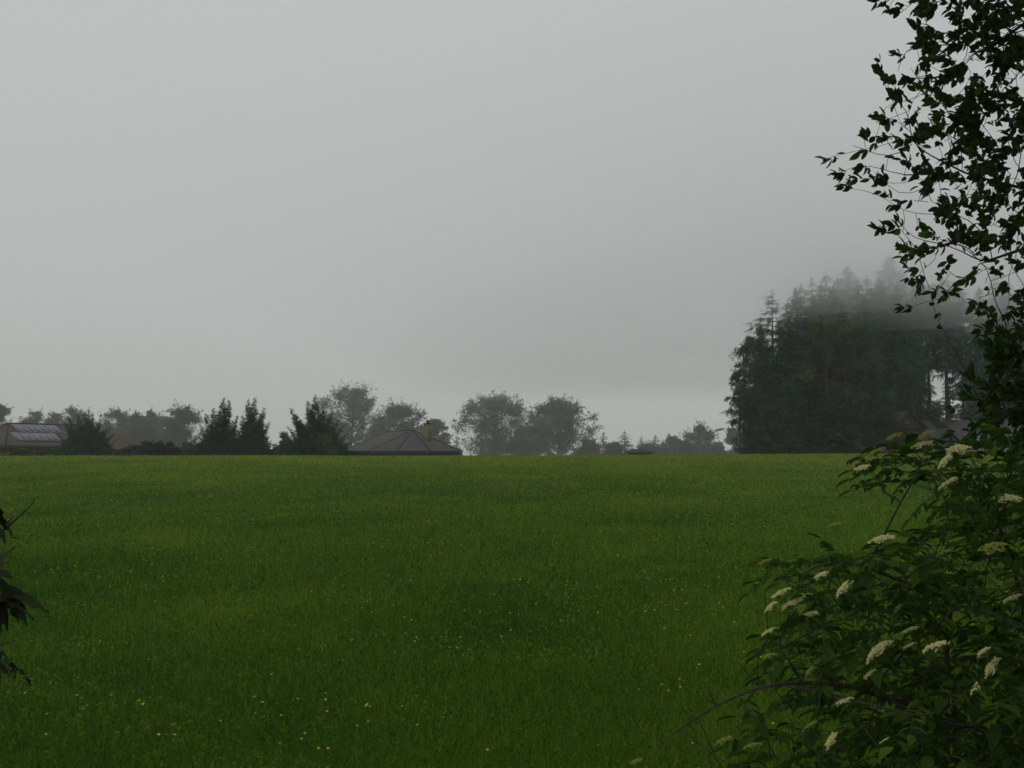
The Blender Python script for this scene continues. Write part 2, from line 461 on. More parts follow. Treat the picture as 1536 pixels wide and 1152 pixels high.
def mesh_multi_conifer(seed, leaders, skirt, spray=0.42, up=0.55, dens=1.0):
    """conifer with several leaders: (dx, dy, height, half-width, lean x); skirt = (rx, ry, height) of the mass they grow out of"""
    r = np.random.default_rng(seed)
    w, c = MB(), MB()
    A = ([], [], [], [])
    for dx, dy, H, wd, lx in leaders:
        zs = np.linspace(0, H, 8)
        ax = np.column_stack([dx * (zs / H) ** .8 + lx * (zs / H) ** 2, dy * (zs / H) ** .8, zs])
        w.tube(ax, 0.09 * (1 - 0.95 * zs / H) + 0.008, 5)
        z = 0.15 * H
        while z < H:
            t = z / H
            L0 = wd * 1.75 * (1 - t) ** 1.1 * (0.8 + 0.4 * r.random()) + 0.09
            k = int((5 + 7 * (1 - t)) * dens)
            for i in range(k):
                a = r.random() * 2 * PI
                L = L0 * (0.35 + 0.75 * r.random())
                cc = np.array([np.interp(z, zs, ax[:, 0]), np.interp(z, zs, ax[:, 1]), z])
                d = np.array([math.cos(a), math.sin(a), up])
                m = max(2, int(L / 0.16))
                s = (0.25 + 0.75 * np.sort(r.random(m)))[:, None]
                A[0].append(cc + d * L * s + np.array([0, 0, 0.15]) * L * s ** 2)
                A[1].append(d + r.normal(0, 0.4, (m, 3))); A[3].append(np.full(m, min(1, .30 + (H - z) / 2.4)))
            z += 0.12
    rx, ry, h = skirt
    m = int(480 * dens * rx * ry)
    a = r.random(m) * 2 * PI; zz = r.random(m) ** 0.9
    q = np.clip(1 - zz ** 1.5, 0.03, 1) ** .8 * (0.72 + 0.28 * r.random(m)) * (1 + 0.13 * np.sin(5 * a + 9 * zz))
    P = np.column_stack([np.cos(a) * rx * q, np.sin(a) * ry * q, zz * h])
    A[0].append(P); A[1].append(np.column_stack([np.cos(a), np.sin(a), np.full(m, up + 0.2)]) + r.normal(0, 0.35, (m, 3))); A[3].append(np.ones(m))
    for _ in range(int(64 * dens)):         # longer boughs that reach out of the mass
        a1 = r.random() * 2 * PI; z1 = h * (.12 + .8 * r.random()); q1 = max(.05, 1 - (z1 / h) ** 1.5) ** .8
        p1 = np.array([math.cos(a1) * rx * q1 * .6, math.sin(a1) * ry * q1 * .6, z1])
        dd = np.array([math.cos(a1), math.sin(a1), up + .25 * r.random()]); dd /= np.linalg.norm(dd)
        L1 = (.6 + .55 * r.random()) * (.42 * rx * q1 + .62)
        m1 = int(L1 / .05); s1 = (r.random(m1) ** .8)[:, None]
        A[0].append(p1 + dd * L1 * s1 + r.normal(0, .14, (m1, 3)) * (1.05 - s1)); A[1].append(dd + r.normal(0, .38, (m1, 3))); A[3].append(1.05 - .6 * s1[:, 0])
        w.tube([p1 * .5, p1 + dd * L1 * .8], [.03, .01], 4)
    P = np.concatenate(A[0]); D = np.concatenate(A[1]); Q = np.concatenate(A[3])
    keep = P[:, 2] > 0.03
    P, D, Q = P[keep], D[keep], Q[keep]; m = len(P)
    patch = np.sin(P[:, 0] * 3.1 + 2 * P[:, 2]) * np.sin(P[:, 1] * 2.7 + 1.3 * P[:, 2] + seed)
    c.stamp(*SPRAY, P, D, unit(m, 0.3, r), spray * Q * (0.6 + 0.7 * r.random(m)), 0, np.clip(0.42 + 0.2 * patch + 0.2 * r.normal(size=m), 0, 1))
    return w, c


def tree(name, wc, mats, loc, rz, label, cat='tree', group=None, scale=1.0, parts=('trunk', 'crown')):
    w, c = wc
    e = empty(name, loc, rz)
    e.scale = (scale, scale, scale)
    tag(e, label, cat, group)
    w.build(parts[0], mats[0], e, True)
    c.build(parts[1], mats[1], e)
    return e


def place_top(px, row, d, sink=0.15):
    """base point under photo column px at distance d, and the height of something there that reaches photo row `row`"""
    top = at(px, row, d)
    b = np.array([top[0], d, float(gz(top[0], d)) - sink])
    return b, top[2] - b[2]

# ------------------------------------------------------------------ sky, sun, air
world = bpy.data.worlds.new("World"); scene.world = world
world.use_nodes = True
wn = world.node_tree
bg = wn.nodes['Background']
SUN_EL, SUN_AZ = rad(52), rad(-140)          # behind and to the left of the camera, hidden by the fog
sky = wn.nodes.new('ShaderNodeTexSky'); sky.sky_type = 'NISHITA'; sky.sun_disc = False
sky.sun_elevation = SUN_EL; sky.sun_rotation = SUN_AZ; sky.dust_density = 4.0
grey = wn.nodes.new('ShaderNodeMix'); grey.data_type = 'RGBA'
grey.inputs['Factor'].default_value = 0.94    # overcast: the fog scatters nearly all the blue away
wn.links.new(sky.outputs['Color'], grey.inputs['A'])
grey.inputs['B'].default_value = (5.55, 5.67, 5.54, 1)
# an overcast sky is somewhat darker towards the horizon than overhead
wtc = wn.nodes.new('ShaderNodeTexCoord'); wsx = wn.nodes.new('ShaderNodeSeparateXYZ'); wmr = wn.nodes.new('ShaderNodeMapRange')
wmr.inputs['From Min'].default_value = 0.0; wmr.inputs['From Max'].default_value = 0.45
wmr.inputs['To Min'].default_value = 0.87; wmr.inputs['To Max'].default_value = 1.03
wvm = wn.nodes.new('ShaderNodeVectorMath'); wvm.operation = 'SCALE'
wn.links.new(wtc.outputs['Generated'], wsx.inputs['Vector']); wn.links.new(wsx.outputs['Z'], wmr.inputs['Value'])
wn.links.new(grey.outputs['Result'], wvm.inputs[0]); wn.links.new(wmr.outputs['Result'], wvm.inputs['Scale'])
wn.links.new(wvm.outputs['Vector'], bg.inputs['Color'])
bg.inputs['Strength'].default_value = 0.1

sd = bpy.data.lights.new('sun', 'SUN'); sd.energy = 0.5; sd.angle = rad(25); sd.color = (1.0, 0.97, 0.92)
sun = link(bpy.data.objects.new('sun', sd))
v = Vector((math.sin(SUN_AZ) * math.cos(SUN_EL), math.cos(SUN_AZ) * math.cos(SUN_EL), math.sin(SUN_EL)))
sun.rotation_euler = (-v).to_track_quat('-Z', 'Y').to_euler()
sun.location = (0, -20, 40)


def volume_mat(name, density, col, aniso=0.0):
    m = bpy.data.materials.new(name); m.use_nodes = True
    nt = m.node_tree; nt.nodes.remove(nt.nodes['Principled BSDF'])
    pv = nt.nodes.new('ShaderNodeVolumePrincipled')
    pv.inputs['Density'].default_value = density; pv.inputs['Color'].default_value = (*col, 1)
    pv.inputs['Density Attribute'].default_value = ''
    pv.inputs['Anisotropy'].default_value = aniso
    nt.links.new(pv.outputs['Volume'], nt.nodes['Material Output'].inputs['Volume'])
    return m


HAZE, FOG = 0.00062, 0.0225
b = MB(); b.box((-470, -45, -7), (470, 640, 46))
tag(b.build('haze', volume_mat('haze_air', HAZE, (0.975, 0.98, 0.97), 0.5)), 'pale damp air that fades the far trees', 'haze', kind='stuff')

# low cloud: a flat bottomed bank of fog over the wood on the right, thinning out to all sides
gx_ = np.linspace(-50, 300, 100)
gy_ = np.linspace(-38, 312, 100)
X, Y = np.meshgrid(gx_, gy_)
sm_ = lambda v_: np.clip(v_, 0, 1) ** 2 * (3 - 2 * np.clip(v_, 0, 1))
t_ = sm_((X + 28) / 64) * sm_((280 - Y) / 190) * sm_((300 - X) / 150) * sm_((Y + 36) / 60)
wav = 0.55 * np.sin(X * .17 + 1.0) * np.sin(Y * .11 + .5) + 0.3 * np.sin(X * .41 + Y * .27) + 0.15 * np.sin(X * .9 - Y * .55)
Zb = 14.6 + wav * t_
Zt = Zb + .05 + 15.5 * t_
b = MB(); nx, ny = len(gx_), len(gy_); n_ = nx * ny
b.add(np.vstack([np.column_stack([X.ravel(), Y.ravel(), Zb.ravel()]), np.column_stack([X.ravel(), Y.ravel(), Zt.ravel()])]), [])
i = (np.arange(ny - 1)[:, None] * nx + np.arange(nx - 1)[None]).ravel()
q = np.column_stack([i, i + 1, i + nx + 1, i + nx])
ring_ = np.concatenate([np.arange(nx), nx - 1 + nx * np.arange(1, ny), n_ - 2 - np.arange(nx - 1), nx * np.arange(ny - 2, 0, -1)])
nxt = np.roll(ring_, -1)
b.n = 0
for f in (q[:, ::-1], q + n_, np.column_stack([ring_, nxt, nxt + n_, ring_ + n_])):
    b.loops.append(f.astype(np.int32).ravel()); b.tot.append(np.full(len(f), 4, np.int32)); b.mat.append(np.zeros(len(f), np.int32)); b.var.append(np.zeros(len(f), np.float32))
fog = b.build('fog', volume_mat('low_cloud', FOG, (0.992, 0.993, 0.99), 0.88))
tag(fog, 'low cloud swallowing the tops of the tall spruces', 'fog', kind='stuff')

# ------------------------------------------------------------------ ground
ys = np.concatenate([np.linspace(-40, 0, 9), np.linspace(2, 140, 70), np.linspace(150, 630, 33)])
xs = np.concatenate([np.linspace(-460, -90, 13), np.linspace(-80, 80, 65), np.linspace(90, 460, 13)])
X, Y = np.meshgrid(xs, ys)
V = np.column_stack([X.ravel(), Y.ravel(), gz(X, Y).ravel()])
nx, ny = len(xs), len(ys)
i = (np.arange(ny - 1)[:, None] * nx + np.arange(nx - 1)[None]).ravel()
b = MB(); b.add(V, [np.column_stack([i, i + 1, i + nx + 1, i + nx])])
tag(b.build('ground', M['soil'], None, True), kind='structure')


def vnoise(x, y, s, seed):
    """smooth value noise in 0..1"""
    r = np.random.default_rng(seed); G = r.random((64, 64))
    x, y = x / s + 1000, y / s + 1000
    xi, yi = np.floor(x).astype(int), np.floor(y).astype(int)
    fx, fy = x - xi, y - yi
    fx, fy = fx * fx * (3 - 2 * fx), fy * fy * (3 - 2 * fy)
    g = lambda a, c: G[a % 64, c % 64]
    return (g(xi, yi) * (1 - fx) + g(xi + 1, yi) * fx) * (1 - fy) + (g(xi, yi + 1) * (1 - fx) + g(xi + 1, yi + 1) * fx) * fy


def field_points(n0, dmin, dmax, ref):
    """points with a density that falls with the square of the distance"""
    u = rng.random(n0)
    d = dmin * (dmax / dmin) ** u
    x = (rng.random(n0) * 2 - 1) * (0.53 * d + 2.0)
    return x, d


def lush(x, y):
    return 0.45 * vnoise(x, y, 7.0, 1) + 0.33 * vnoise(x, y, 2.2, 2) + 0.22 * vnoise(x, y, 0.7, 3)


NB = 1400000
x, y = field_points(NB, 5.0, 118, 9)
lu = np.clip(0.5 + 1.7 * (lush(x, y) - 0.5), 0, 1)
h = (0.09 + 0.14 * rng.random(NB)) * (0.5 + 0.95 * lu)
far = np.clip(y / 9.0, 0.6, None)
wd = 0.0033 * far ** 0.98
D = np.column_stack([rng.normal(0, 0.42, NB), rng.normal(0, 0.42, NB), np.ones(NB)])
N = np.column_stack([rng.normal(size=NB), rng.normal(size=NB), np.zeros(NB)])
g = MB()
ol = vnoise(x, y, 4.5, 31)
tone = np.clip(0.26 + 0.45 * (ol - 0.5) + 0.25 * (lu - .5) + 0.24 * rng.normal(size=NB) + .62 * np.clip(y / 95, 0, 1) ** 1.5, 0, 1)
P = np.column_stack([x, y, gz(x, y) - 0.01])
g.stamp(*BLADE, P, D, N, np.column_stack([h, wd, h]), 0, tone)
# clover and other small herbs between the blades
NH = 330000
xh, yh = field_points(NH, 5.0, 118, 9)
fh = np.clip(yh / 9.0, 0.6, None)
zh = (0.04 + 0.13 * rng.random(NH)) * (0.5 + 0.95 * lush(xh, yh))
lh = (0.016 + 0.022 * rng.random(NH)) * fh ** .6
herb = vnoise(xh, yh, 1.1, 44)
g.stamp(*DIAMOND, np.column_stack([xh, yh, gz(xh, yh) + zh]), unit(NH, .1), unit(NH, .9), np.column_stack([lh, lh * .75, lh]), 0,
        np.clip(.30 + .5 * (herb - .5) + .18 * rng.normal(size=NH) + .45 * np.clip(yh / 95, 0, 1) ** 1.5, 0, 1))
# flowering grass stems: a thin stalk with a pale head
NS = 300000
x, y = field_points(NS, 5.0, 118, 9)
lu = lush(x, y); dry = vnoise(x, y, 11.0, 7) * .5 + vnoise(x, y, 3.0, 8) * .5
kp = rng.random(NS) < np.clip(1.5 * dry - .42, .04, 1) * np.clip(.12 + y / 75, 0, 1)      # flowering grasses in patches, set denser with distance, which pales the crest
x, y, lu = x[kp], y[kp], lu[kp]; NS = len(x)
h = (0.17 + 0.14 * rng.random(NS)) * (0.7 + 0.5 * lu)
far = np.clip(y / 9.0, 0.6, None)
D = np.column_stack([rng.normal(0, 0.2, NS), rng.normal(0, 0.2, NS), np.ones(NS)])
N = np.column_stack([rng.normal(size=NS), rng.normal(size=NS), np.zeros(NS)])
P = np.column_stack([x, y, gz(x, y)])
g.stamp(*BLADE, P, D, N, np.column_stack([h, 0.0018 * far ** 0.9, h * 0.4]), 0, np.clip(0.6 + 0.2 * rng.normal(size=NS), 0, 1))
Dn = D / np.linalg.norm(D, axis=1, keepdims=True)
hd = 0.030 + 0.035 * rng.random(NS)
g.stamp(*DIAMOND, P + Dn * (h * 0.85)[:, None], D + np.column_stack([rng.normal(0, .15, NS), rng.normal(0, .15, NS), np.zeros(NS)]), N,
        np.column_stack([hd, 0.0036 * far ** 0.97, hd]), 1, np.clip(0.4 + 0.28 * rng.normal(size=NS), 0, 1))
tag(g.build('meadow_grass', [M['grass'], M['seed']]), 'tall green meadow grass with pale seed heads', 'grass', kind='stuff')

# buttercups
fm = MB()
fm.tube([(0, 0, 0), (.01, .004, .2), (.004, 0, .40), (0, 0, .445)], [.0022, .002, .0017, .0014], 4, 1)
for k in range(5):
    a = k * 2 * PI / 5
    c_, s_ = math.cos(a), math.sin(a)
    loc = [(0, 0, .443), (.006, .006, .446), (.0155, .0075, .458), (.0175, 0, .4605), (.0155, -.0075, .458), (.006, -.006, .446)]
    fm.add([(q[0] * c_ - q[1] * s_, q[0] * s_ + q[1] * c_, q[2]) for q in loc], [np.arange(6)], 0, random.random())
fm.tube([(0, 0, .443), (0, 0, .452)], [.004, .003], 6, 0, 0.0)
for k in range(4):      # cut basal leaves
    a = k * 1.6
    fm.stamp(*BUNCH, np.array([[0, 0, .06 + .05 * k]]), np.array([[math.cos(a), math.sin(a), .6]]), np.array([[0, 0, 1.]]), np.array([.06]), 2, np.array([.5]))
fl = tag(fm.build('buttercup', [M['petal'], M['stalk'], M['grass']]),
         'small yellow buttercup on a thin stem among the meadow grass', 'flower', 'buttercups scattered through the meadow')
spots = []
while len(spots) < 290:
    d = 9.6 * (48 / 9.6) ** (random.random() ** 0.85)
    x0 = (random.random() * 2 - 1) * 0.43 * d
    if float(vnoise(np.array([x0]), np.array([d]), 3.0, 21)[0]) < 0.34:
        continue
    if x0 / d > 0.24 and d < 14:
        continue
    for _ in range(random.choice((1, 1, 1, 2, 3))):
        spots.append((x0 + random.gauss(0, .09), d + random.gauss(0, .12)))
for k, (x0, d) in enumerate(spots[:290]):
    o = fl if k == 0 else copy_tree(fl)
    o.location = (x0, d, float(gz(x0, d)))
    s = 0.55 + 0.25 * random.random() + 0.012 * d
    o.scale = (s, s, 0.62 + 0.25 * random.random())
    o.rotation_euler = (random.gauss(0, .12) - .18, random.gauss(0, .12), random.random() * 6.28)

# the many farther buttercups, too small to tell apart
NF = 420
fx, fy = [], []
while len(fx) < NF:
    d = 15 * (62 / 15) ** random.random(); x0 = (random.random() * 2 - 1) * .5 * d
    if float(vnoise(np.array([x0]), np.array([d]), 4.0, 23)[0]) < .45:
        continue
    for _ in range(random.choice((1, 2, 3))):
        fx.append(x0 + random.gauss(0, .22)); fy.append(d + random.gauss(0, .3))
fx, fy = np.array(fx), np.array(fy); NF = len(fx)
ht = .27 + .12 * rng.random(NF)
b = MB()
P = np.column_stack([fx, fy, gz(fx, fy)])
U = np.column_stack([rng.normal(0, .08, NF), rng.normal(0, .08, NF), np.ones(NF)])
b.stamp(*BLADE, P, U, unit(NF, 0), np.column_stack([ht, np.full(NF, .006), ht * .1]), 1)
disc = [[0, 0, -.15]] + [[math.cos(q * PI / 5) * (1 if q % 2 == 0 else .82), math.sin(q * PI / 5) * (1 if q % 2 == 0 else .82), .3] for q in range(10)]
b.stamp(disc, [(0, 1 + q, 1 + (q + 1) % 10) for q in range(10)], P + U * ht[:, None], unit(NF, -.3) * [1, 1, .3], U + np.array([0, -.3, 0]) + rng.normal(0, .2, (NF, 3)), .009 + .005 * rng.random(NF) + .00018 * fy, 0)
tag(b.build('buttercups', [M['petal'], M['stalk']]), 'scattering of tiny yellow buttercups farther out in the meadow', 'flowers', kind='stuff')

# ------------------------------------------------------------------ far broadleaved trees
BT = [  # px of the top, row of the top, distance, half width in px, material, airiness, label
    (-6, 603, 319, 27, 'broad', 0, 'dense green tree rising behind the left end of the solar panel house'),
    (58, 617, 390, 24, 'olive', 0, 'pale feathery tree just above the roof ridge of the solar panel house'),
    (86, 620, 409, 16, 'olive', 0, 'small pale tree between the solar panel roof and the columnar cypress'),
    (36, 632, 409, 14, 'broad', 0, 'short bushy tree above the near end of the solar panel roof'),
    (112, 613, 374, 24, 'broad_fresh', 0, 'pale green tree whose top shows behind the columnar cypress'),
    (176, 615, 390, 28, 'olive', 0, 'pale tree right beside the columnar cypress with a twiggy top'),
    (204, 622, 380, 22, 'broad_fresh', 0, 'yellowish green tree behind the little red roof'),
    (229, 618, 384, 22, 'broad_fresh', 0, 'pointed pale green tree midway along the hazy tree row'),
    (252, 628, 368, 20, 'broad', 0, 'low hazy tree next to the big round crown'),
    (276, 611, 334, 32, 'broad', 0, 'big round hazy crown touching the left twin topped conifer'),
    (527, 580, 409, 46, 'broad', .1, 'tallest hazy broadleaf tree, standing left behind the grey roof'),
    (492, 622, 390, 26, 'broad', .1, 'hazy tree peeping out right behind the conifer beside the grey roof'),
    (598, 607, 390, 40, 'broad', .1, 'hazy tree with a loose crown right behind the grey roof ridge'),
    (655, 628, 374, 21, 'broad', .1, 'small hazy tree with drooping twigs behind the ochre chimney'),
    (744, 595, 390, 52, 'broad', .05, 'broad round hazy tree standing alone right of the grey roof'),
    (838, 601, 382, 48, 'broad', .05, 'wide hazy tree with a long low bough reaching right'),
    (793, 640, 409, 26, 'broad', .05, 'low hazy tree filling the gap between the two broad round trees'),
    (1009, 657, 452, 18, 'broad', 0, 'low hazy bush like tree right of the row of small spruces'),
    (1051, 641, 409, 25, 'broad', 0, 'small rounded hazy tree standing alone left of the dark forest'),
    (1100, 647, 421, 16, 'broad', 0, 'small hazy tree half hidden by the left edge of the dark forest'),
    (158, 640, 342, 24, 'broad', 0, 'low hazy bush between the columnar cypress and the pale twiggy tree'),
    (214, 642, 336, 26, 'olive', 0, 'low pale bush right above the little red roof'),
    (246, 646, 348, 24, 'broad', 0, 'low hazy bush in front of the pointed pale green tree'),
    (1026, 663, 420, 14, 'broad', 0, 'low hazy bush beside the small rounded tree'),
    (972, 667, 432, 15, 'broad', 0, 'low hazy bush between the spruces behind the dark hut'),
    (884, 660, 345, 15, 'broad', 0, 'low hazy bush at the right foot of the wide tree'),
    (922, 666, 350, 14, 'broad', 0, 'low hazy bush just left of the widest small spruce'),
    (1077, 664, 452, 12, 'broad', 0, 'lowest hazy bush between the rounded tree and the dark forest'),
]
for k, (px, row, d, hw, mat, airy, lab) in enumerate(BT):
    bpt, H = place_top(px, row, d)
    R = hw / F * d
    big = hw > 36
    wc = mesh_broadleaf(100 + k, H, R, base=0.02, leaf=0.54 if big else 0.48, clumps=150 if big else 80, per=90 if big else 90,
                        prof=0.46 if big else 0.42, spread=0.23 if big else 0.30, droop=0.15 if px == 655 else 0.0)
    tree('broadleaf_tree', wc, (M['bark'], M[mat]), bpt, 0, lab, 'tree', 'hazy trees beyond the field')

# small spruces far behind the crest
pr = mesh_spruce(7, 11, 2.3, 0.04, 0.8, 0.55, 6, 0.95, 0.25, 0.85, 0.2)
proto = None
for px, row, d, wf, lab in [
        (685, 655, 409, .85, 'tiny hazy spruce between the grey roof and the broad round tree'),
        (905, 648, 398, .9, 'hazy spruce at the left of the row, just beyond the wide tree'),
        (888, 664, 398, 1.1, 'lowest hazy spruce under the long bough of the wide tree'),
        (937, 647, 409, 1.25, 'widest hazy spruce, standing left behind the dark hut'),
        (962, 655, 421, .9, 'hazy spruce right above the roof of the dark hut'),
        (983, 653, 415, 1.3, 'hazy spruce just right of the dark hut'),
        (995, 664, 444, 1.0, 'low spruce beside the hazy bush like tree')]:
    bpt, H = place_top(px, row, d)
    if proto is None:
        proto = tree('spruce_tree', pr, (M['spruce_bark'], M['needles_pale']), bpt, 0, lab, 'tree', 'small hazy spruces beyond the crest'); o = proto
    else:
        o = copy_tree(proto); o.location = bpt; o['label'] = lab
    o.scale = (H / 11 * wf * 1.7, H / 11 * wf * 1.7, H / 11); o.rotation_euler = (0, 0, random.random() * 6)


# ------------------------------------------------------------------ conifers and hedges along the far edge of the field
def multi(px, d, tops, hw, skirt_row, mat, seed, label, wide=.85, name='conifer', up=.55, spray=.42):
    b0 = base_at(px, d); b0[2] -= 0.1
    L = []
    for tx, row, w_ in tops:
        p = at(tx, row, d)
        L.append(((p[0] - b0[0]) * .86, random.gauss(0, .55), p[2] - b0[2], w_, (p[0] - b0[0]) * .14))
    sk = at(px, skirt_row, d)[2] - b0[2]
    wc = mesh_multi_conifer(seed, L, (hw / F * d, wide * hw / F * d, sk), spray, up)
    return tree(name, wc, (M['spruce_bark'], M[mat]), b0, 0, label, 'conifer')


multi(330, 107, [(333, 597, .42), (346, 600, .36), (321, 612, .40), (309, 621, .36), (300, 638, .36), (295, 655, .34), (355, 624, .36), (339, 622, .45), (327, 632, .45), (315, 642, .45), (363, 640, .4), (350, 640, .5)],
      36, 652, 'cypress', 1, 'dark conifer with twin spires, left of the pair with a gap between their tops')
multi(378, 107.6, [(371, 600, .38), (382, 597, .40), (399, 613, .32), (362, 624, .36), (389, 622, .42), (403, 634, .34), (376, 628, .5), (395, 645, .45), (408, 655, .34), (357, 645, .4)],
      31, 652, 'cypress', 2, 'dark conifer with twin spires and a side tip, right one of the pair')
multi(473, 106, [(437, 613, .34), (441, 622, .36), (463, 603, .36), (475, 594, .48), (431, 640, .38), (449, 630, .42), (485, 612, .46), (497, 621, .48), (508, 630, .45), (518, 638, .42), (523, 652, .40), (427, 656, .38), (470, 620, .55), (488, 634, .55), (455, 640, .5)],
      54, 654, 'cypress', 3, 'dark spreading conifer with one tall tip beside the grey hipped roof')
multi(130, 108, [(104, 626, .40), (116, 622, .34), (127, 619, .34), (136, 617, .36), (144, 620, .36), (153, 630, .4), (98, 634, .4), (162, 642, .5), (172, 652, .5)], 44, 646, 'cypress_light', 4,
      'green cypress bush of several blunt columns beside the solar panel house', .8, 'cypress', .9, .36)


def hedge_mesh(L, W, H, seed, leaf=.2, bumps=.2):
    r = np.random.default_rng(seed); c = MB()
    m = int(90 * (L * H * 2 + L * W))
    u = r.random(m) * L - L / 2
    hh = H * (1 - bumps + bumps * (np.sin(u * 2.1 + seed) * .5 + .5) * (0.7 + .6 * r.random(m)))
    f = r.random(m); y_ = np.where(f < .4, -W / 2, np.where(f < .7, W / 2, (r.random(m) - .5) * W)) + r.normal(0, .08, m)
    z_ = np.where(f < .7, r.random(m) * hh, hh + r.normal(0, .05, m))
    P = np.column_stack([u, y_, np.clip(z_, .02, None)])
    D = unit(m, .5, r); N = unit(m, .3, r)
    c.stamp(*BUNCH, P, D, N, leaf * (.7 + .6 * r.random(m)), 0, np.clip(.5 + .25 * r.normal(size=m), 0, 1))
    for q in np.arange(-L / 2 + .2, L / 2, .45):
        for s in (-1, 1):
            c.tube([(q, 0, 0), (q + .06 * s, .15 * s * W, H * .4), (q + .12 * s, .3 * s * W, H * .75)], [.022, .016, .008], 4, 1)
    return c


def hedge(px0, px1, row, d, W, seed, label, mat='hedge', bumps=.2, leaf=.2):
    a, c = at(px0, row, d), at(px1, row, d)
    mid = (a + c) / 2; g0 = float(gz(mid[0], d)) - .05
    o = hedge_mesh(c[0] - a[0], W, mid[2] - g0, seed, leaf, bumps).build('hedge', [M[mat], M['bark']])
    o.location = (mid[0], d, g0)
    return tag(o, label, 'hedge')


hedge(-30, 104, 672, 111, 1.2, 5, 'long low dark hedge in front of the solar panel house')
hedge(165, 300, 671, 112.5, 1.1, 6, 'dark hedge running behind the row of shrubs by the little red roof', bumps=.3)
hedge(1108, 1282, 672, 103, 1.4, 9, 'low mown green hedge along the foot of the dark forest', 'hedge', .12)
hedge(302, 520, 670, 112.5, 1.4, 12, 'low dark hedge behind and between the two dark conifer groups', 'hedge', .35)
for k, (px, row, hw, mat, lab) in enumerate([
        (220, 663, 9, 'hedge', 'roundest dark shrub at the field edge, right of the little red roof'),
        (237, 664, 9, 'hedge', 'dark shrub second from the little red roof'),
        (256, 667, 9, 'hedge', 'small dark shrub third from the little red roof'),
        (282, 668, 13, 'broad_fresh', 'lighter green shrub at the foot of the left twin topped conifer'),
        (486, 655, 15, 'broad_fresh', 'yellow green shrub in front of the dark spreading conifer'),
        (428, 652, 12, 'broad_fresh', 'yellow green shrub tucked between the two conifer groups')]):
    bpt, H = place_top(px, row, 109 + k * .4 if px != 486 else 104.5, .1)
    R = hw / F * 109
    wc = mesh_broadleaf(300 + k, H, R * 1.15, base=.02, leaf=.15, clumps=46, per=70, prof=.55, spread=.34)
    tree('shrub', wc, (M['bark'], M[mat]), bpt, 0, lab, 'shrub', 'shrubs along the field edge', parts=('stem', 'foliage'))

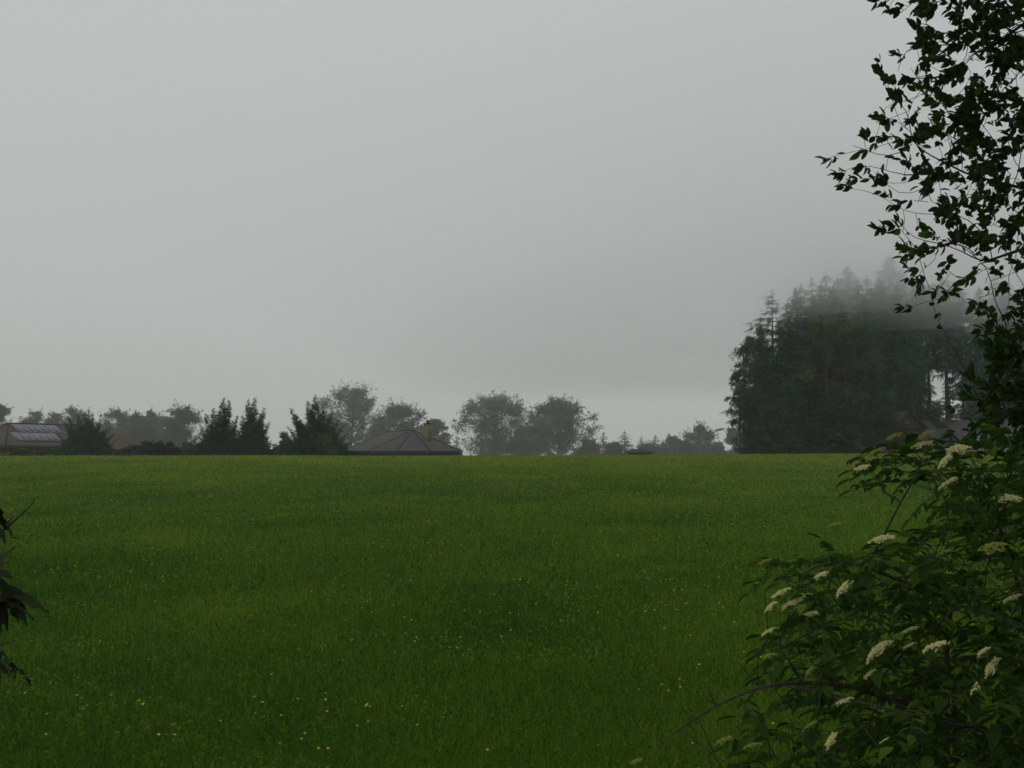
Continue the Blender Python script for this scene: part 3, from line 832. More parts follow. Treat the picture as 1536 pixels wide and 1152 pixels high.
# ------------------------------------------------------------------ the dark forest on the right
PROTO_H = 20.0
protos = {
    'full': mesh_spruce(21, PROTO_H, 3.4, .02, .75, .5, 7, 1, .30, .95, .12),
    'dense': mesh_spruce(22, PROTO_H, 3.9, .02, .68, .48, 8, 1, .34, 1.05, .15),
    'ragged': mesh_spruce(23, PROTO_H, 4.2, .03, .72, .66, 6, .82, .30, .95, .35),
    'bare': mesh_spruce(24, PROTO_H, 3.0, .42, .55, .5, 6, .95, .42, .95, .2),
    'high': mesh_spruce(26, PROTO_H, 3.1, .55, .5, .45, 7, 1, .45, .95, .2),
    'bare2': mesh_spruce(25, PROTO_H, 3.4, .30, .55, .5, 6, .95, .45, .95, .2),
}
made = {}
SP = [  # px, top row, distance, form, width factor, label
    (1158, 436, 112, 'ragged', 1.0, 'ragged thin topped spruce standing out at the left end of the forest'),
    (1181, 452, 113, 'full', .8, 'shorter spruce tucked against the ragged one at the left end of the forest'),
    (1198, 427, 123, 'full', .85, 'spruce tip second in line from the ragged spruce, softened by fog'),
    (1216, 418, 125, 'ragged', 1.0, 'narrow foggy spruce tip left of the twin tips'),
    (1236, 409, 126, 'full', .9, 'left one of two close foggy spruce tips'),
    (1254, 413, 128, 'full', .9, 'right one of two close foggy spruce tips'),
    (1275, 400, 130, 'dense', .9, 'broad foggy spruce top midway along the forest skyline'),
    (1305, 414, 128, 'full', .9, 'foggy spruce between the broad top and the tallest one'),
    (1329, 384, 133, 'dense', .85, 'tallest spruce, its tip nearly lost in the low cloud'),
    (1354, 402, 136, 'dense', .6, 'fogged spruce just right of the tallest one'),
    (1371, 425, 119, 'bare2', .42, 'spruce with a dark bare lower trunk at the left side of the bright gap'),
    (1391, 425, 124, 'high', .8, 'slender spruce whose bare pole stands in the bright gap'),
    (1338, 440, 115, 'bare2', .6, 'spruce with high boughs above the gabled cottage'),
    (1311, 432, 117, 'dense', .8, 'dark spruce left of the cottage, under the fogged skyline'),
    (1143, 488, 109, 'dense', .75, 'low spruce with boughs to the grass at the forest corner'),
    (1168, 478, 108.5, 'full', 1.0, 'dark full spruce in front of the ragged one'),
    (1205, 462, 109, 'full', 1.0, 'dark cone of a spruce standing out before the olive crown'),
    (1232, 470, 110, 'dense', .8, 'dark low spruce below the olive crown'),
    (1264, 452, 110, 'full', .95, 'dark spruce right of the olive crown'),
    (1294, 446, 110.5, 'dense', .8, 'dark spruce beside the sky glints left of the cottage'),
    (1185, 560, 105, 'dense', .7, 'short dark spruce nearest the grass between two taller cones'),
    (1247, 570, 104.5, 'full', .95, 'short dark spruce nearest the grass at the middle of the forest'),
    (1222, 442, 117, 'dense', .8, 'dark spruce behind the olive crown'),
    (1192, 432, 114, 'dense', .7, 'fog veiled spruce right behind the shorter one at the left end of the forest'),
    (1226, 424, 116, 'full', .95, 'fog veiled spruce in front of the two close tips'),
    (1250, 430, 114, 'dense', .7, 'fog veiled spruce above the olive crown'),
    (1284, 422, 116, 'full', .95, 'fog veiled spruce before the broad top'),
    (1316, 418, 117, 'dense', .7, 'fog veiled spruce left of the tallest one'),
    (1346, 424, 116, 'full', .7, 'fog veiled spruce right under the tallest one'),
    (1417, 418, 127, 'high', .9, 'fog veiled spruce whose high crown closes the top of the bright gap'),
    (1441, 430, 125, 'bare', .6, 'spruce with a half bare trunk at the right of the bright gap'),
    (1466, 432, 122, 'dense', .62, 'dark spruce at the right side of the bright gap'),
    (1424, 566, 117, 'ragged', .7, 'thin young spruce with see through twigs in the bright gap'),
    (1492, 405, 130, 'full', .9, 'fogged spruce seen through the twigs right of the gap'),
    (1508, 425, 126, 'dense', .9, 'dark spruce behind the leaves of the near tree, next to the frame edge'),
    (1545, 415, 124, 'dense', .9, 'spruce behind the brown roof at the edge of view'),
    (1478, 520, 116, 'dense', .8, 'lower dark spruce right behind the brown roof'),
    (1520, 530, 115, 'full', 1.0, 'lower dark spruce behind the near tree foliage'),
]
for px, row, d, form, wf, lab in SP:
    bpt, H = place_top(px, row, d)
    if form not in made:
        made[form] = o = tree('forest_spruce', protos[form], (M['spruce_bark'], M['needles']), bpt, 0, lab, 'tree', 'spruces of the dark forest')
    else:
        o = copy_tree(made[form]); o.location = bpt; o['label'] = lab
    s = H / PROTO_H
    o.scale = (max(s, .6) * wf * 1.3, max(s, .6) * wf * 1.3, s); o.rotation_euler = (0, 0, random.random() * 6.28)

for k, (px, row, d, R, mat, kw, name, lab) in enumerate([
        (1240, 472, 106.4, 2.6, 'olive', dict(clumps=60, per=90, prof=.55, leaf=.3, spread=.24), 'broadleaf_tree', 'olive tinted broadleaf crown set among the dark spruces'),
        (1284, 486, 106.6, 2.2, 'olive', dict(clumps=50, per=90, prof=.55, leaf=.3, spread=.24), 'broadleaf_tree', 'dull olive crown merging into the fog right of the brighter olive one'),
        (1127, 500, 107.5, 1.75, 'broad_dark', dict(clumps=80, per=80, prof=.60, leaf=.17, spread=.24, droop=.6, base=.12), 'birch_tree', 'hanging birch at the outer left edge of the forest'),
        (1108, 556, 107.0, 1.0, 'broad_dark', dict(clumps=40, per=70, prof=.70, leaf=.16, spread=.30, droop=.6, base=.3), 'birch_tree', 'smaller weeping birch leaning out over the field at the forest corner'),
        (1400, 606, 111.0, 1.9, 'broad_dark', dict(clumps=44, per=80, prof=.5, leaf=.22, spread=.28, base=.05), 'broadleaf_tree', 'round green bushy tree between the cottage and the brown roof'),
        (1130, 585, 106.5, 1.1, 'broad_dark', dict(clumps=30, per=60, prof=.4, leaf=.22, spread=.3, base=.03), 'broadleaf_tree', 'low leafy tree at the foot of the forest corner'),
        (1275, 590, 104.8, 2.0, 'broad_dark', dict(clumps=44, per=80, prof=.4, leaf=.22, spread=.28, base=.03), 'broadleaf_tree', 'low dark leafy tree at the foot of the forest, left of the cottage'),
        (1316, 590, 107.5, 1.6, 'broad_dark', dict(clumps=40, per=80, prof=.4, leaf=.22, spread=.28, base=.03), 'broadleaf_tree', 'low dark leafy tree touching the cottage gable'),
        (1160, 605, 104.6, 1.9, 'broad_dark', dict(clumps=44, per=80, prof=.4, leaf=.22, spread=.28, base=.03), 'broadleaf_tree', 'low dark leafy tree at the foot of the ragged spruce')]):
    bpt, H = place_top(px, row, d)
    wc = mesh_broadleaf(400 + k, H, R, **{**dict(base=.1), **kw})
    tree(name, wc, (M['birch_bark' if name == 'birch_tree' else 'spruce_bark'], M[mat]), bpt, 0, lab, 'tree', 'broadleaf trees of the dark forest')


# ------------------------------------------------------------------ houses over the crest
def poly(name, verts, faces, mat, parent, smooth=False):
    c = MB()
    for f in faces:
        c.add([verts[q] for q in f], [np.arange(len(f))])
    return c.build(name, mat, parent, smooth)


def shell(name, verts, faces, thick, mat, parent):
    """roof planes given thickness, closed round the rim"""
    c = MB(); verts = np.asarray(verts, float); lo = verts - np.array([0, 0, thick])
    c.add(verts, [np.array(f) for f in faces]); c.add(lo, [np.array(f)[::-1] for f in faces])
    cnt = {}
    for f in faces:
        for a, b_ in zip(f, f[1:] + f[:1]):
            cnt[(a, b_)] = 1
    for a, b_ in list(cnt):
        if (b_, a) not in cnt:
            c.add([verts[a], lo[a], lo[b_], verts[b_]], [np.arange(4)])
    return c.build(name, mat, parent)


def window(parent, c, w_, h_, ang, frame=.06):
    """frame and pane in a wall; ang: direction the window faces, about Z"""
    R = np.array(Matrix.Rotation(ang, 3, 'Z'))
    f = MB()
    for lo, hi in (((-w_ / 2, -.03, -h_ / 2), (-w_ / 2 + frame, .05, h_ / 2)), ((w_ / 2 - frame, -.03, -h_ / 2), (w_ / 2, .05, h_ / 2)),
                   ((-w_ / 2 + frame, -.03, h_ / 2 - frame), (w_ / 2 - frame, .05, h_ / 2)), ((-w_ / 2 + frame, -.03, -h_ / 2), (w_ / 2 - frame, .05, -h_ / 2 + frame)),
                   ((-frame / 2, -.025, -h_ / 2 + frame), (frame / 2, .04, h_ / 2 - frame))):
        f.box(lo, hi, 0, R, c)
    fo = f.build('window', M['frame_paint'], parent)
    p = MB(); p.box((-w_ / 2 + frame, 0, -h_ / 2 + frame), (w_ / 2 - frame, .02, h_ / 2 - frame), 0, R, c)
    p.build('pane', M['glass'], fo)
    return fo


# --- house with solar panels (hip roof turned away from the camera)
A = rad(67)
top = at(12, 635, 140)
house = tag(empty('house', (top[0], top[1], top[2]), A), 'brown hip roofed house with two rows of solar panels on its roof', 'house')
Lr, Wd, drop, hip = 11.5, 3.5, 2.7, 3.6
g0 = float(gz(top[0], 142)) - top[2] - .3
v = [(0, 0, 0), (Lr, 0, 0), (-hip, -Wd, -drop), (Lr + hip, -Wd, -drop), (Lr + hip, Wd, -drop), (-hip, Wd, -drop)]
rf = shell('roof', v, [[0, 2, 3, 1], [1, 3, 4], [1, 4, 5, 0], [0, 5, 2]], .12, M['brown_tiles'], house)
c = MB()
for a_, b_ in ((0, 1), (0, 2), (0, 5), (1, 3), (1, 4)):
    c.tube([np.array(v[a_]) + (0, 0, .02), np.array(v[b_]) + (0, 0, .02)], .09, 6)
c.build('ridge_tiles', M['ridge_tiles'], rf)
c = MB()
for lo, hi in (((-hip, -Wd - .05, -drop - .32), (Lr + hip, -Wd + .02, -drop - .05)), ((-hip, Wd - .02, -drop - .32), (Lr + hip, Wd + .05, -drop - .05)),
               ((-hip - .05, -Wd, -drop - .32), (-hip + .02, Wd, -drop - .05)), ((Lr + hip - .02, -Wd, -drop - .32), (Lr + hip + .05, Wd, -drop - .05))):
    c.box(lo, hi)
c.build('fascia', M['fascia'], house)
c = MB(); c.box((-hip + .6, -Wd + .6, g0), (Lr + hip - .6, Wd - .6, -drop - .1)); wl = c.build('wall', M['yellow_wall'], house)
for q in (-1.2, 2.2, 9.4):
    window(house, (q, -Wd + .58, -drop - 1.3), 1.3, 1.2, 0)
c = MB(); c.box((8.6, -Wd + .1, -drop - .62), (13.4, -Wd + .25, -drop - .40)); c.build('awning_rail', M['white_paint'], house)
sl = math.atan2(drop, Wd)
Rp = np.array(Matrix.Rotation(sl, 3, 'X'))       # slope facing local -Y: s runs down the slope
for r_, (x0, s0) in enumerate(((.25, .28), (-1.25, 2.0))):
    for k in range(7):
        c = MB()
        s1, s2 = -(s0 + 1.58), -s0
        xx = x0 + k * 1.02
        c.box((xx + .012, s1, .07), (xx + 1.008, s2, .10), 0, Rp)
        p_ = c.build('solar_panel', M['panel_frame'], house)
        c = MB(); c.box((xx + .045, s1 + .033, .1), (xx + .975, s2 - .033, .104), 0, Rp); c.build('cells', M['panel'], p_)

# --- little red roof behind the shrubs
bp = at(184, 650, 135)
cot = tag(empty('house', (bp[0], bp[1], bp[2]), rad(-14)), 'little house of which only a dull red roof end shows right of the cypress', 'house')
v = [(-4, 0, 0), (.3, 0, 0), (-4, -3.2, -2.3), (1.9, -3.2, -2.3), (1.9, 3.2, -2.3), (-4, 3.2, -2.3)]
shell('roof', v, [[0, 2, 3, 1], [1, 3, 4], [1, 4, 5, 0]], .12, M['red_tiles'], cot)
g0 = float(gz(bp[0], 135)) - bp[2] - .3
c = MB(); c.box((-3.9, -2.7, g0), (1.4, 2.7, -2.32)); c.build('wall', M['render_wall'], cot)

# --- grey many-hipped roof with the ochre chimney
o0 = base_at(610, 108)
gh = tag(empty('house', o0), 'house with a low grey many hipped roof and an ochre chimney', 'house')
W = lambda px, row, d: at(px, row, d) - o0
v = [W(578, 648.5, 112.5), W(619, 645, 107.5),
     W(512, 677, 108), W(553, 676.5, 103.8), W(596, 675.5, 101.5), W(645, 675.5, 101.8), W(689, 678.5, 106), W(694, 677, 112), W(655, 676, 118), W(540, 676, 118)]
ez = np.mean([q[2] for q in v[2:6]])
for q in v[2:]:
    q[2] = ez
shell_f = [[1, 3, 4], [1, 4, 5], [1, 5, 6], [1, 6, 7], [1, 7, 8], [1, 8, 9, 0], [0, 9, 2], [0, 2, 3, 1]]
rf = shell('roof', v, shell_f, .1, M['grey_tiles'], gh)
c = MB()
for a_, b_ in ((0, 1), (1, 3), (1, 4), (1, 5), (1, 6), (1, 7), (1, 8), (0, 2), (0, 9)):
    c.tube([v[a_] + (0, 0, -.01), v[b_] + (0, 0, -.01)], .055, 6)
c.build('ridge_tiles', M['ridge_tiles'], rf)
cen = np.mean(np.array(v[2:]), 0)
rim = [q for q in v[2:]]
def ring(k, z0, z1):
    c_ = MB(); n_ = len(rim)
    P0 = [cen + (q - cen) * np.array([k, k, 1]) for q in rim]
    for i_ in range(n_):
        a_, b_ = P0[i_], P0[(i_ + 1) % n_]
        c_.add([a_ + (0, 0, z1), a_ + (0, 0, z0), b_ + (0, 0, z0), b_ + (0, 0, z1)], [np.arange(4)])
        a2, b2 = cen + (a_ - cen) * np.array([.97, .97, 1]), cen + (b_ - cen) * np.array([.97, .97, 1])
        c_.add([a2 + (0, 0, z0), a2 + (0, 0, z1), b2 + (0, 0, z1), b2 + (0, 0, z0)], [np.arange(4)])
        c_.add([a_ + (0, 0, z0), a2 + (0, 0, z0), b2 + (0, 0, z0), b_ + (0, 0, z0)], [np.arange(4)])
    return c_
ring(.995, -.42, -.11).build('fascia', M['fascia'], gh)
ring(.90, -ez - .4, -.09).build('wall', M['render_wall'], gh)
for k in (1, 2, 3):
    a_, b_ = v[2 + k], v[3 + k]
    m_ = cen + ((a_ + b_) / 2 - cen) * np.array([.90, .90, 1])
    dv = b_ - a_
    window(gh, (m_[0], m_[1], ez - 1.3), 1.2, 1.1, math.atan2(dv[1], dv[0]))
ch0 = W(640.5, 662, 106)
c = MB(); t_ = W(640.5, 636, 106)[2]
c.box((ch0[0] - .33, ch0[1] - .33, ch0[2] - .8), (ch0[0] + .33, ch0[1] + .33, t_))
chm = c.build('chimney', M['chimney'], gh)
c = MB()
c.box((ch0[0] - .38, ch0[1] - .38, t_), (ch0[0] + .38, ch0[1] + .38, t_ + .07))
c.tube([(ch0[0] + .06, ch0[1], t_ + .07), (ch0[0] + .06, ch0[1], t_ + .30)], [.15, .13], 10)
c.tube([(ch0[0] + .06, ch0[1], t_ + .30), (ch0[0] + .06, ch0[1], t_ + .38)], [.22, .05], 10)
c.build('chimney_cap', M['soot'], chm)

# --- dark hut whose roof just shows over the crest
b0 = base_at(959, 106)
hut = tag(empty('hut', b0), 'low hut whose dark flat pitched roof just clears the grass of the crest', 'hut')
zt = at(959, 673.6, 106)[2] - b0[2]
v = [(-.75, 0, zt), (.8, 0, zt), (-1.35, -1.1, zt - .30), (1.15, -1.1, zt - .30), (1.15, 1.1, zt - .30), (-1.35, 1.1, zt - .30)]
shell('roof', v, [[0, 2, 3, 1], [1, 3, 4], [1, 4, 5, 0], [0, 5, 2]], .08, M['dark_roof'], hut)
c = MB(); c.box((-1.05, -.85, -.1), (.95, .85, zt - .39)); wl = c.build('wall', M['grey_wood'], hut)
c = MB(); c.box((-.3, -.89, 0), (.4, -.853, zt - .5)); c.build('door', M['dark_wood'], hut)

# --- gabled cottage at the foot of the forest
b0 = base_at(1357, 109)
ct = tag(empty('cottage', b0), 'small dark cottage with a steep gable below the spruces', 'cottage')
ap = at(1357, 617, 109)[2] - b0[2]; ev = at(1357, 642, 109)[2] - b0[2]; hw = 1.62
fr = -1.0
v = [(0, fr - .3, ap), (0, 6, ap), (-hw, fr - .3, ev), (-hw, 6, ev), (hw, fr - .3, ev), (hw, 6, ev)]
shell('roof', v, [[0, 1, 3, 2], [0, 4, 5, 1]], .12, M['grey_tiles'], ct)
c = MB()
for s in (-1, 1):
    c.tube([(0, fr - .33, ap + .02), (s * hw, fr - .33, ev + .02)], .05, 4)
c.build('bargeboard', M['ridge_tiles'], ct)
ww = hw - .28
zz = ev + .1
c = MB()
pts = [(-ww, fr, -.2), (ww, fr, -.2), (ww, fr, zz), (0, fr, ap - .18), (-ww, fr, zz)]
c.add(pts, [np.arange(5)]); c.add([(p_[0], 5.7, p_[2]) for p_ in pts], [np.arange(5)[::-1]])
for i_ in (1, 4):
    a_, b_ = pts[i_], pts[(i_ + 1) % 5]
    c.add([a_, (a_[0], 5.7, a_[2]), (b_[0], 5.7, b_[2]), b_], [np.arange(4)])
c.build('wall', M['dark_wood'], ct)
window(ct, (-.2, fr - .03, ev + .42), 1.0, .55, 0, .05)
window(ct, (-.05, fr - .03, ev - .75), .95, 1.0, 0, .06)
c = MB(); c.box((-hw, fr - .26, ev - .12), (hw, fr - .02, ev - .02)); c.build('gable_beam', M['ridge_tiles'], ct)

# --- brown roofed house with a front gable
b0 = base_at(1425, 107)
bh = tag(empty('house', b0), 'brown roofed house with a small front gable behind the elder blossom', 'house')
rz_ = at(1425, 630, 110)[2] - b0[2]; ez = at(1425, 659, 104)[2] - b0[2]
X = lambda px: (px - 768) / F * 107 - b0[0]
v = [(X(1399), 3, rz_), (X(1560), 3, rz_), (X(1383), -.6, ez), (X(1580), -.6, ez), (X(1580), 6.6, ez), (X(1383), 6.6, ez)]
shell('roof', v, [[0, 2, 3, 1], [1, 3, 4], [1, 4, 5, 0], [0, 5, 2]], .12, M['grey_brown_tiles'], bh)
gx, gzp = X(1415), at(1415, 642, 105)[2] - b0[2]
gv = [(gx, -1.2, gzp), (gx, 1.6, gzp), (X(1399), -1.2, ez - .02), (X(1399), .9, ez + .1), (X(1431), -1.2, ez - .02), (X(1431), .9, ez + .1)]
shell('gable_roof', gv, [[0, 1, 3, 2], [0, 4, 5, 1]], .09, M['grey_tiles'], bh)
c = MB(); c.add([(X(1402), -1.0, ez - .1), (X(1428), -1.0, ez - .1), (gx, -1.0, gzp - .1)], [np.arange(3)]); c.build('gable_wall', M['dark_wood'], bh)
c = MB(); c.box((X(1390), 0, -.2), (X(1572), 6, ez - .05)); c.build('wall', M['render_wall'], bh)
c = MB(); c.box((X(1383), -.66, ez - .3), (X(1580), -.56, ez - .03)); c.build('fascia', M['fascia'], bh)
for q in (1410, 1440, 1480):
    window(bh, (X(q), -.03, ez - 1.2), 1.1, 1.1, 0)
c = MB(); c.tube([(X(1428), 2.8, rz_ - .2), (X(1428), 2.8, rz_ + .2)], .09, 8); c.tube([(X(1428), 2.8, rz_ + .2), (X(1428), 2.8, rz_ + .34)], [.16, .03], 8)
c.build('white_ridge_spot', M['white_paint'], bh)  # white upright with a pointed cap for a pale spot at the ridge

# --- white slatted railing and the grey garden wall
p0 = at(1466, 668, 101); g0 = float(gz(p0[0], 101))
rl = tag(empty('railing', (p0[0], 101, g0), rad(12)), 'white railing of four slats in front of the brown roofed house', 'railing')
tz = at(1466, 655.5, 101)[2] - g0
for k in range(4):
    c = MB(); c.box((-.78, -.02, tz - .06 - k * .235), (.78, .02, tz + .03 - k * .235)); c.build('slat', M['white_paint'], rl)
for s in (-.6, .6):
    c = MB(); c.box((s - .04, .023, 0), (s + .04, .1, tz + .05)); c.build('post', M['white_paint'], rl)
a_, b_ = at(1272, 669.5, 104), at(1392, 672.5, 103); g0 = float(gz(b_[0], 103.5))
mid = (a_ + b_) / 2
gw = tag(empty('garden_wall', (mid[0], mid[1], g0), math.atan2(b_[1] - a_[1], b_[0] - a_[0])), 'low dark garden wall with a pale coping right of the mown hedge', 'wall')
Lw = np.linalg.norm((b_ - a_)[:2]); tz = mid[2] - g0
c = MB(); c.box((-Lw / 2, -.12, -.1), (Lw / 2, .12, tz - .1)); c.build('wall', M['dark_wood'], gw)
c = MB(); c.box((-Lw / 2 - .05, -.17, tz - .1), (Lw / 2 + .05, .17, tz)); c.build('coping', M['grey_wood'], gw)

#PART3
# ------------------------------------------------------------------ near plants, grown towards their leaves
COUNTS = []


def grow(att, lines, step=.09, kill=.11, reach=1.6, iters=220, tropism=(0, 0, 0)):
    """space colonisation: nodes (n,3) and parents, from starting polylines towards the attractors; also the node nearest each attractor"""
    nodes, par, COUNTS[:] = [], [], []
    for ln in lines:                                 # (points, parent point or None)
        pts, hook = ln
        pr_ = -1
        if hook is not None and nodes:
            pr_ = int(np.argmin(np.linalg.norm(np.array(nodes) - hook, axis=1)))
        last = None
        for p in pts:
            p = np.asarray(p, float)
            seq = [p] if last is None else [last + (p - last) * s for s in np.linspace(0, 1, max(2, int(np.linalg.norm(p - last) / step)) + 1)[1:]]
            for q in seq:
                nodes.append(q); par.append(pr_); pr_ = len(nodes) - 1
            last = p
        COUNTS.append(len(nodes))
    N = np.array(nodes)
    d = np.linalg.norm(att[:, None] - N[None], axis=2)
    near, nd = d.argmin(1), d.min(1)
    alive = nd > kill
    tip = near.copy()
    trop = np.array(tropism)
    seen = set()
    for _ in range(iters):
        act = np.where(alive & (nd < reach))[0]
        if len(act) == 0:
            break
        new = []
        for n in np.unique(near[act]):
            a = act[near[act] == n]
            v_ = att[a] - nodes[n]
            v_ /= np.linalg.norm(v_, axis=1, keepdims=True)
            dr = v_.mean(0) + trop + rng.normal(0, .12, 3)
            dr /= np.linalg.norm(dr) + 1e-9
            p = nodes[n] + dr * step
            key = tuple(np.round(p / (step * .3)).astype(int))
            if key in seen:
                p = p + rng.normal(0, step * .5, 3)
            seen.add(key)
            new.append((p, n))
        s0 = len(nodes)
        for p, n in new:
            nodes.append(p); par.append(int(n))
        NN = np.array([p for p, _ in new])
        d = np.linalg.norm(att[:, None] - NN[None], axis=2)
        j, m = d.argmin(1), d.min(1)
        up = m < nd
        near[up] = s0 + j[up]; nd[up] = m[up]
        tip[:] = near
        alive &= nd > kill
        if len(nodes) > 9000:
            break
    return np.array(nodes), np.array(par), tip


def wood(nodes, par, r_tip, expo, mb, thick=None, rmax=1.0, floor=None, sides=5):
    """tubes along every branch, radii by the pipe model"""
    n = len(nodes)
    kids = [[] for _ in range(n)]
    for i_, p in enumerate(par):
        if p >= 0:
            kids[p].append(i_)
    w_ = np.zeros(n)
    order = []
    st = [i_ for i_ in range(n) if par[i_] < 0]
    while st:
        q = st.pop(); order.append(q); st.extend(kids[q])
    for q in reversed(order):
        w_[q] = max(r_tip ** expo, w_[q])
        if par[q] >= 0:
            w_[par[q]] += w_[q]
    rr = np.minimum(w_ ** (1 / expo), rmax)
    if floor is not None:
        rr[:len(floor)] = np.maximum(rr[:len(floor)], floor)
    big = [max(k, key=lambda c_: w_[c_]) if k else -1 for k in kids]
    roots = [i_ for i_ in range(n) if par[i_] < 0] + [c_ for i_ in range(n) for c_ in kids[i_] if c_ != big[i_]]
    for q in roots:
        ch = [] if par[q] < 0 else [par[q]]
        start_r = rr[q]
        while q >= 0:
            ch.append(q); q = big[q]
        if len(ch) < 2:
            continue
        pts = nodes[ch].copy(); ra = rr[ch].copy()
        if par[ch[1]] == ch[0] and ra[0] > start_r:
            ra[0] = start_r
        if len(pts) > 3:
            pts[1:-1] = .5 * pts[1:-1] + .25 * (pts[:-2] + pts[2:])
        (mb if thick is None or ra.max() < .016 else thick).tube(pts, ra, sides if ra.max() < .03 else 9)
    return rr


def in_poly(poly, n, r):
    P = np.array(poly, float)
    lo, hi = P.min(0), P.max(0)
    out = []
    while len(out) < n:
        x, y = lo + (hi - lo) * r.random(2)
        c_ = False
        j = len(P) - 1
        for i_ in range(len(P)):
            if (P[i_, 1] > y) != (P[j, 1] > y) and x < (P[j, 0] - P[i_, 0]) * (y - P[i_, 1]) / (P[j, 1] - P[i_, 1]) + P[i_, 0]:
                c_ = not c_
            j = i_
        if c_:
            out.append((x, y))
    return out


# ---- the tree on the right: trunk outside the frame, boughs reaching in
EDGE = [(1343, 14), (1312, 2), (1370, 40), (1395, 55), (1318, 103), (1331, 113), (1343, 78), (1337, 131), (1354, 119), (1376, 128), (1400, 88), (1418, 82),
        (1345, 160), (1318, 173), (1329, 186), (1297, 198), (1311, 215), (1285, 232), (1237, 240), (1250, 262), (1262, 279), (1275, 268), (1290, 250), (1312, 262),
        (1321, 286), (1325, 205), (1350, 210), (1370, 180), (1385, 190), (1360, 235), (1372, 262), (1387, 277), (1345, 310), (1312, 345), (1331, 331), (1346, 366),
        (1353, 386), (1361, 401), (1380, 340), (1395, 346), (1410, 320), (1420, 300), (1430, 352), (1401, 376), (1379, 432), (1353, 461), (1391, 441), (1416, 448),
        (1436, 430), (1448, 420), (1458, 458), (1470, 466), (1483, 480), (1491, 402), (1501, 432), (1480, 511), (1466, 496), (1456, 560), (1446, 590), (1470, 600),
        (1461, 636), (1450, 652), (1480, 641), (1384, 376), (1365, 370), (1420, 390), (1438, 668), (1520, 395), (1528, 440)]
r = np.random.default_rng(5)
pix = [(x, y) for x, y in EDGE]
pix += in_poly([(1375, -10), (1600, -10), (1600, 375), (1500, 372), (1440, 350), (1395, 310), (1375, 240), (1390, 150), (1375, 60)], 285, r)
pix += in_poly([(1500, 470), (1600, 400), (1600, 730), (1475, 665), (1468, 600), (1482, 540)], 190, r)
pix += in_poly([(1600, -450), (2150, -450), (2150, 760), (1600, 760)], 190, r)
pix += in_poly([(1330, -420), (1600, -420), (1600, 0), (1360, 0)], 80, r)
n_leafy = len(pix)
pix += in_poly([(1340, -10), (1600, -10), (1600, 470), (1480, 450), (1400, 430), (1350, 330), (1310, 240)], 230, r)      # bare side twigs
att = np.array([at(x, y, np.clip(r.normal(7.0, .42), 6.0, 8.2)) for x, y in pix])
tb = base_at(1840, 7.1)
T = lambda px, py, d=7.1: at(px, py, d)
trunk_line = [tb - (0, 0, .15), T(1835, 800), T(1822, 450), T(1815, 100), T(1800, -300), T(1780, -600)]
lines = [(trunk_line, None),
         ([T(1640, 300, 7.0), T(1540, 284, 6.9), T(1478, 268, 6.9)], T(1820, 400)),
         ([T(1650, 20, 7.2), T(1545, 28, 7.1), T(1490, 70, 7.0)], T(1815, 120)),
         ([T(1650, 590, 6.9), T(1540, 535, 6.8), T(1500, 545, 6.8)], T(1830, 680)),
         ([T(1610, 560, 6.6), T(1530, 608, 6.5), T(1452, 662, 6.5)], T(1830, 640)),
         ([T(1660, 360, 7.3), T(1560, 365, 7.3), T(1470, 395, 7.2)], T(1820, 430)),
         ([T(1640, -170, 7.2), T(1540, -100, 7.2), T(1470, -40, 7.1)], T(1808, -100))]
nodes, par, tip = grow(att, lines, .08, .09, 1.9, 120, (0, 0, .02))
near_tree = tag(empty('broadleaf_tree', tb), 'near dark leaved tree whose twigs hang into the picture from the right edge', 'tree')
tw, tk, lv = MB(), MB(), MB()
wood(nodes - tb, par, .0016, 2.35, tk, None, .16, np.concatenate([np.linspace(.14, .03, COUNTS[0])] + [np.linspace(.02, .006, b_ - a_) for a_, b_ in zip(COUNTS[:-1], COUNTS[1:])]))
tk.build('trunk', M['bark'], near_tree, True)
P, D, N, S = [], [], [], []


def rosette(p, d, k, L, flare=.8, droop=-.25):
    d = d / (np.linalg.norm(d) + 1e-9)
    for _ in range(k):
        q = rng.normal(size=3); q -= d * q.dot(d); q /= np.linalg.norm(q) + 1e-9
        a_ = flare * (.35 + .9 * rng.random())
        dd = d * math.cos(a_) + q * math.sin(a_) + np.array([0, 0, droop * rng.random()])
        nn = d * -math.sin(a_) * 1.0 + q * -math.cos(a_) * -1.0 + np.array([0, 0, .9]) + rng.normal(0, .3, 3)
        P.append(p - d * L * 1.3 * rng.random()); D.append(dd); N.append(nn)
        S.append((L * (.65 + .55 * rng.random()), L * (.42 + .16 * rng.random()), L * .9))


for k, p in enumerate(att[:n_leafy]):
    n0 = tip[k]
    b0 = nodes[par[n0]] if par[n0] >= 0 else nodes[n0]
    d_ = p - b0
    d_ = d_ / (np.linalg.norm(d_) + 1e-6) + np.array([-.35, -.1, .05])
    rosette(p - tb, d_, rng.integers(7, 11), .071, .95)
    if rng.random() < .5:
        rosette(p - tb + rng.normal(0, .06, 3), d_ + rng.normal(0, .4, 3), rng.integers(3, 6), .06, .9)
# single leaves along the thin twigs
thin = np.where(par > 0)[0]
for q in rng.choice(thin, min(700, len(thin)), replace=False):
    d_ = nodes[q] - nodes[par[q]]
    rosette(nodes[q] - tb, d_ + rng.normal(0, .03, 3), 1, .058, 1.3)
lv.stamp(*LEAF, np.array(P), np.array(D), np.array(N), np.array(S), 0, np.clip(.35 + .28 * rng.normal(size=len(P)), 0, 1))
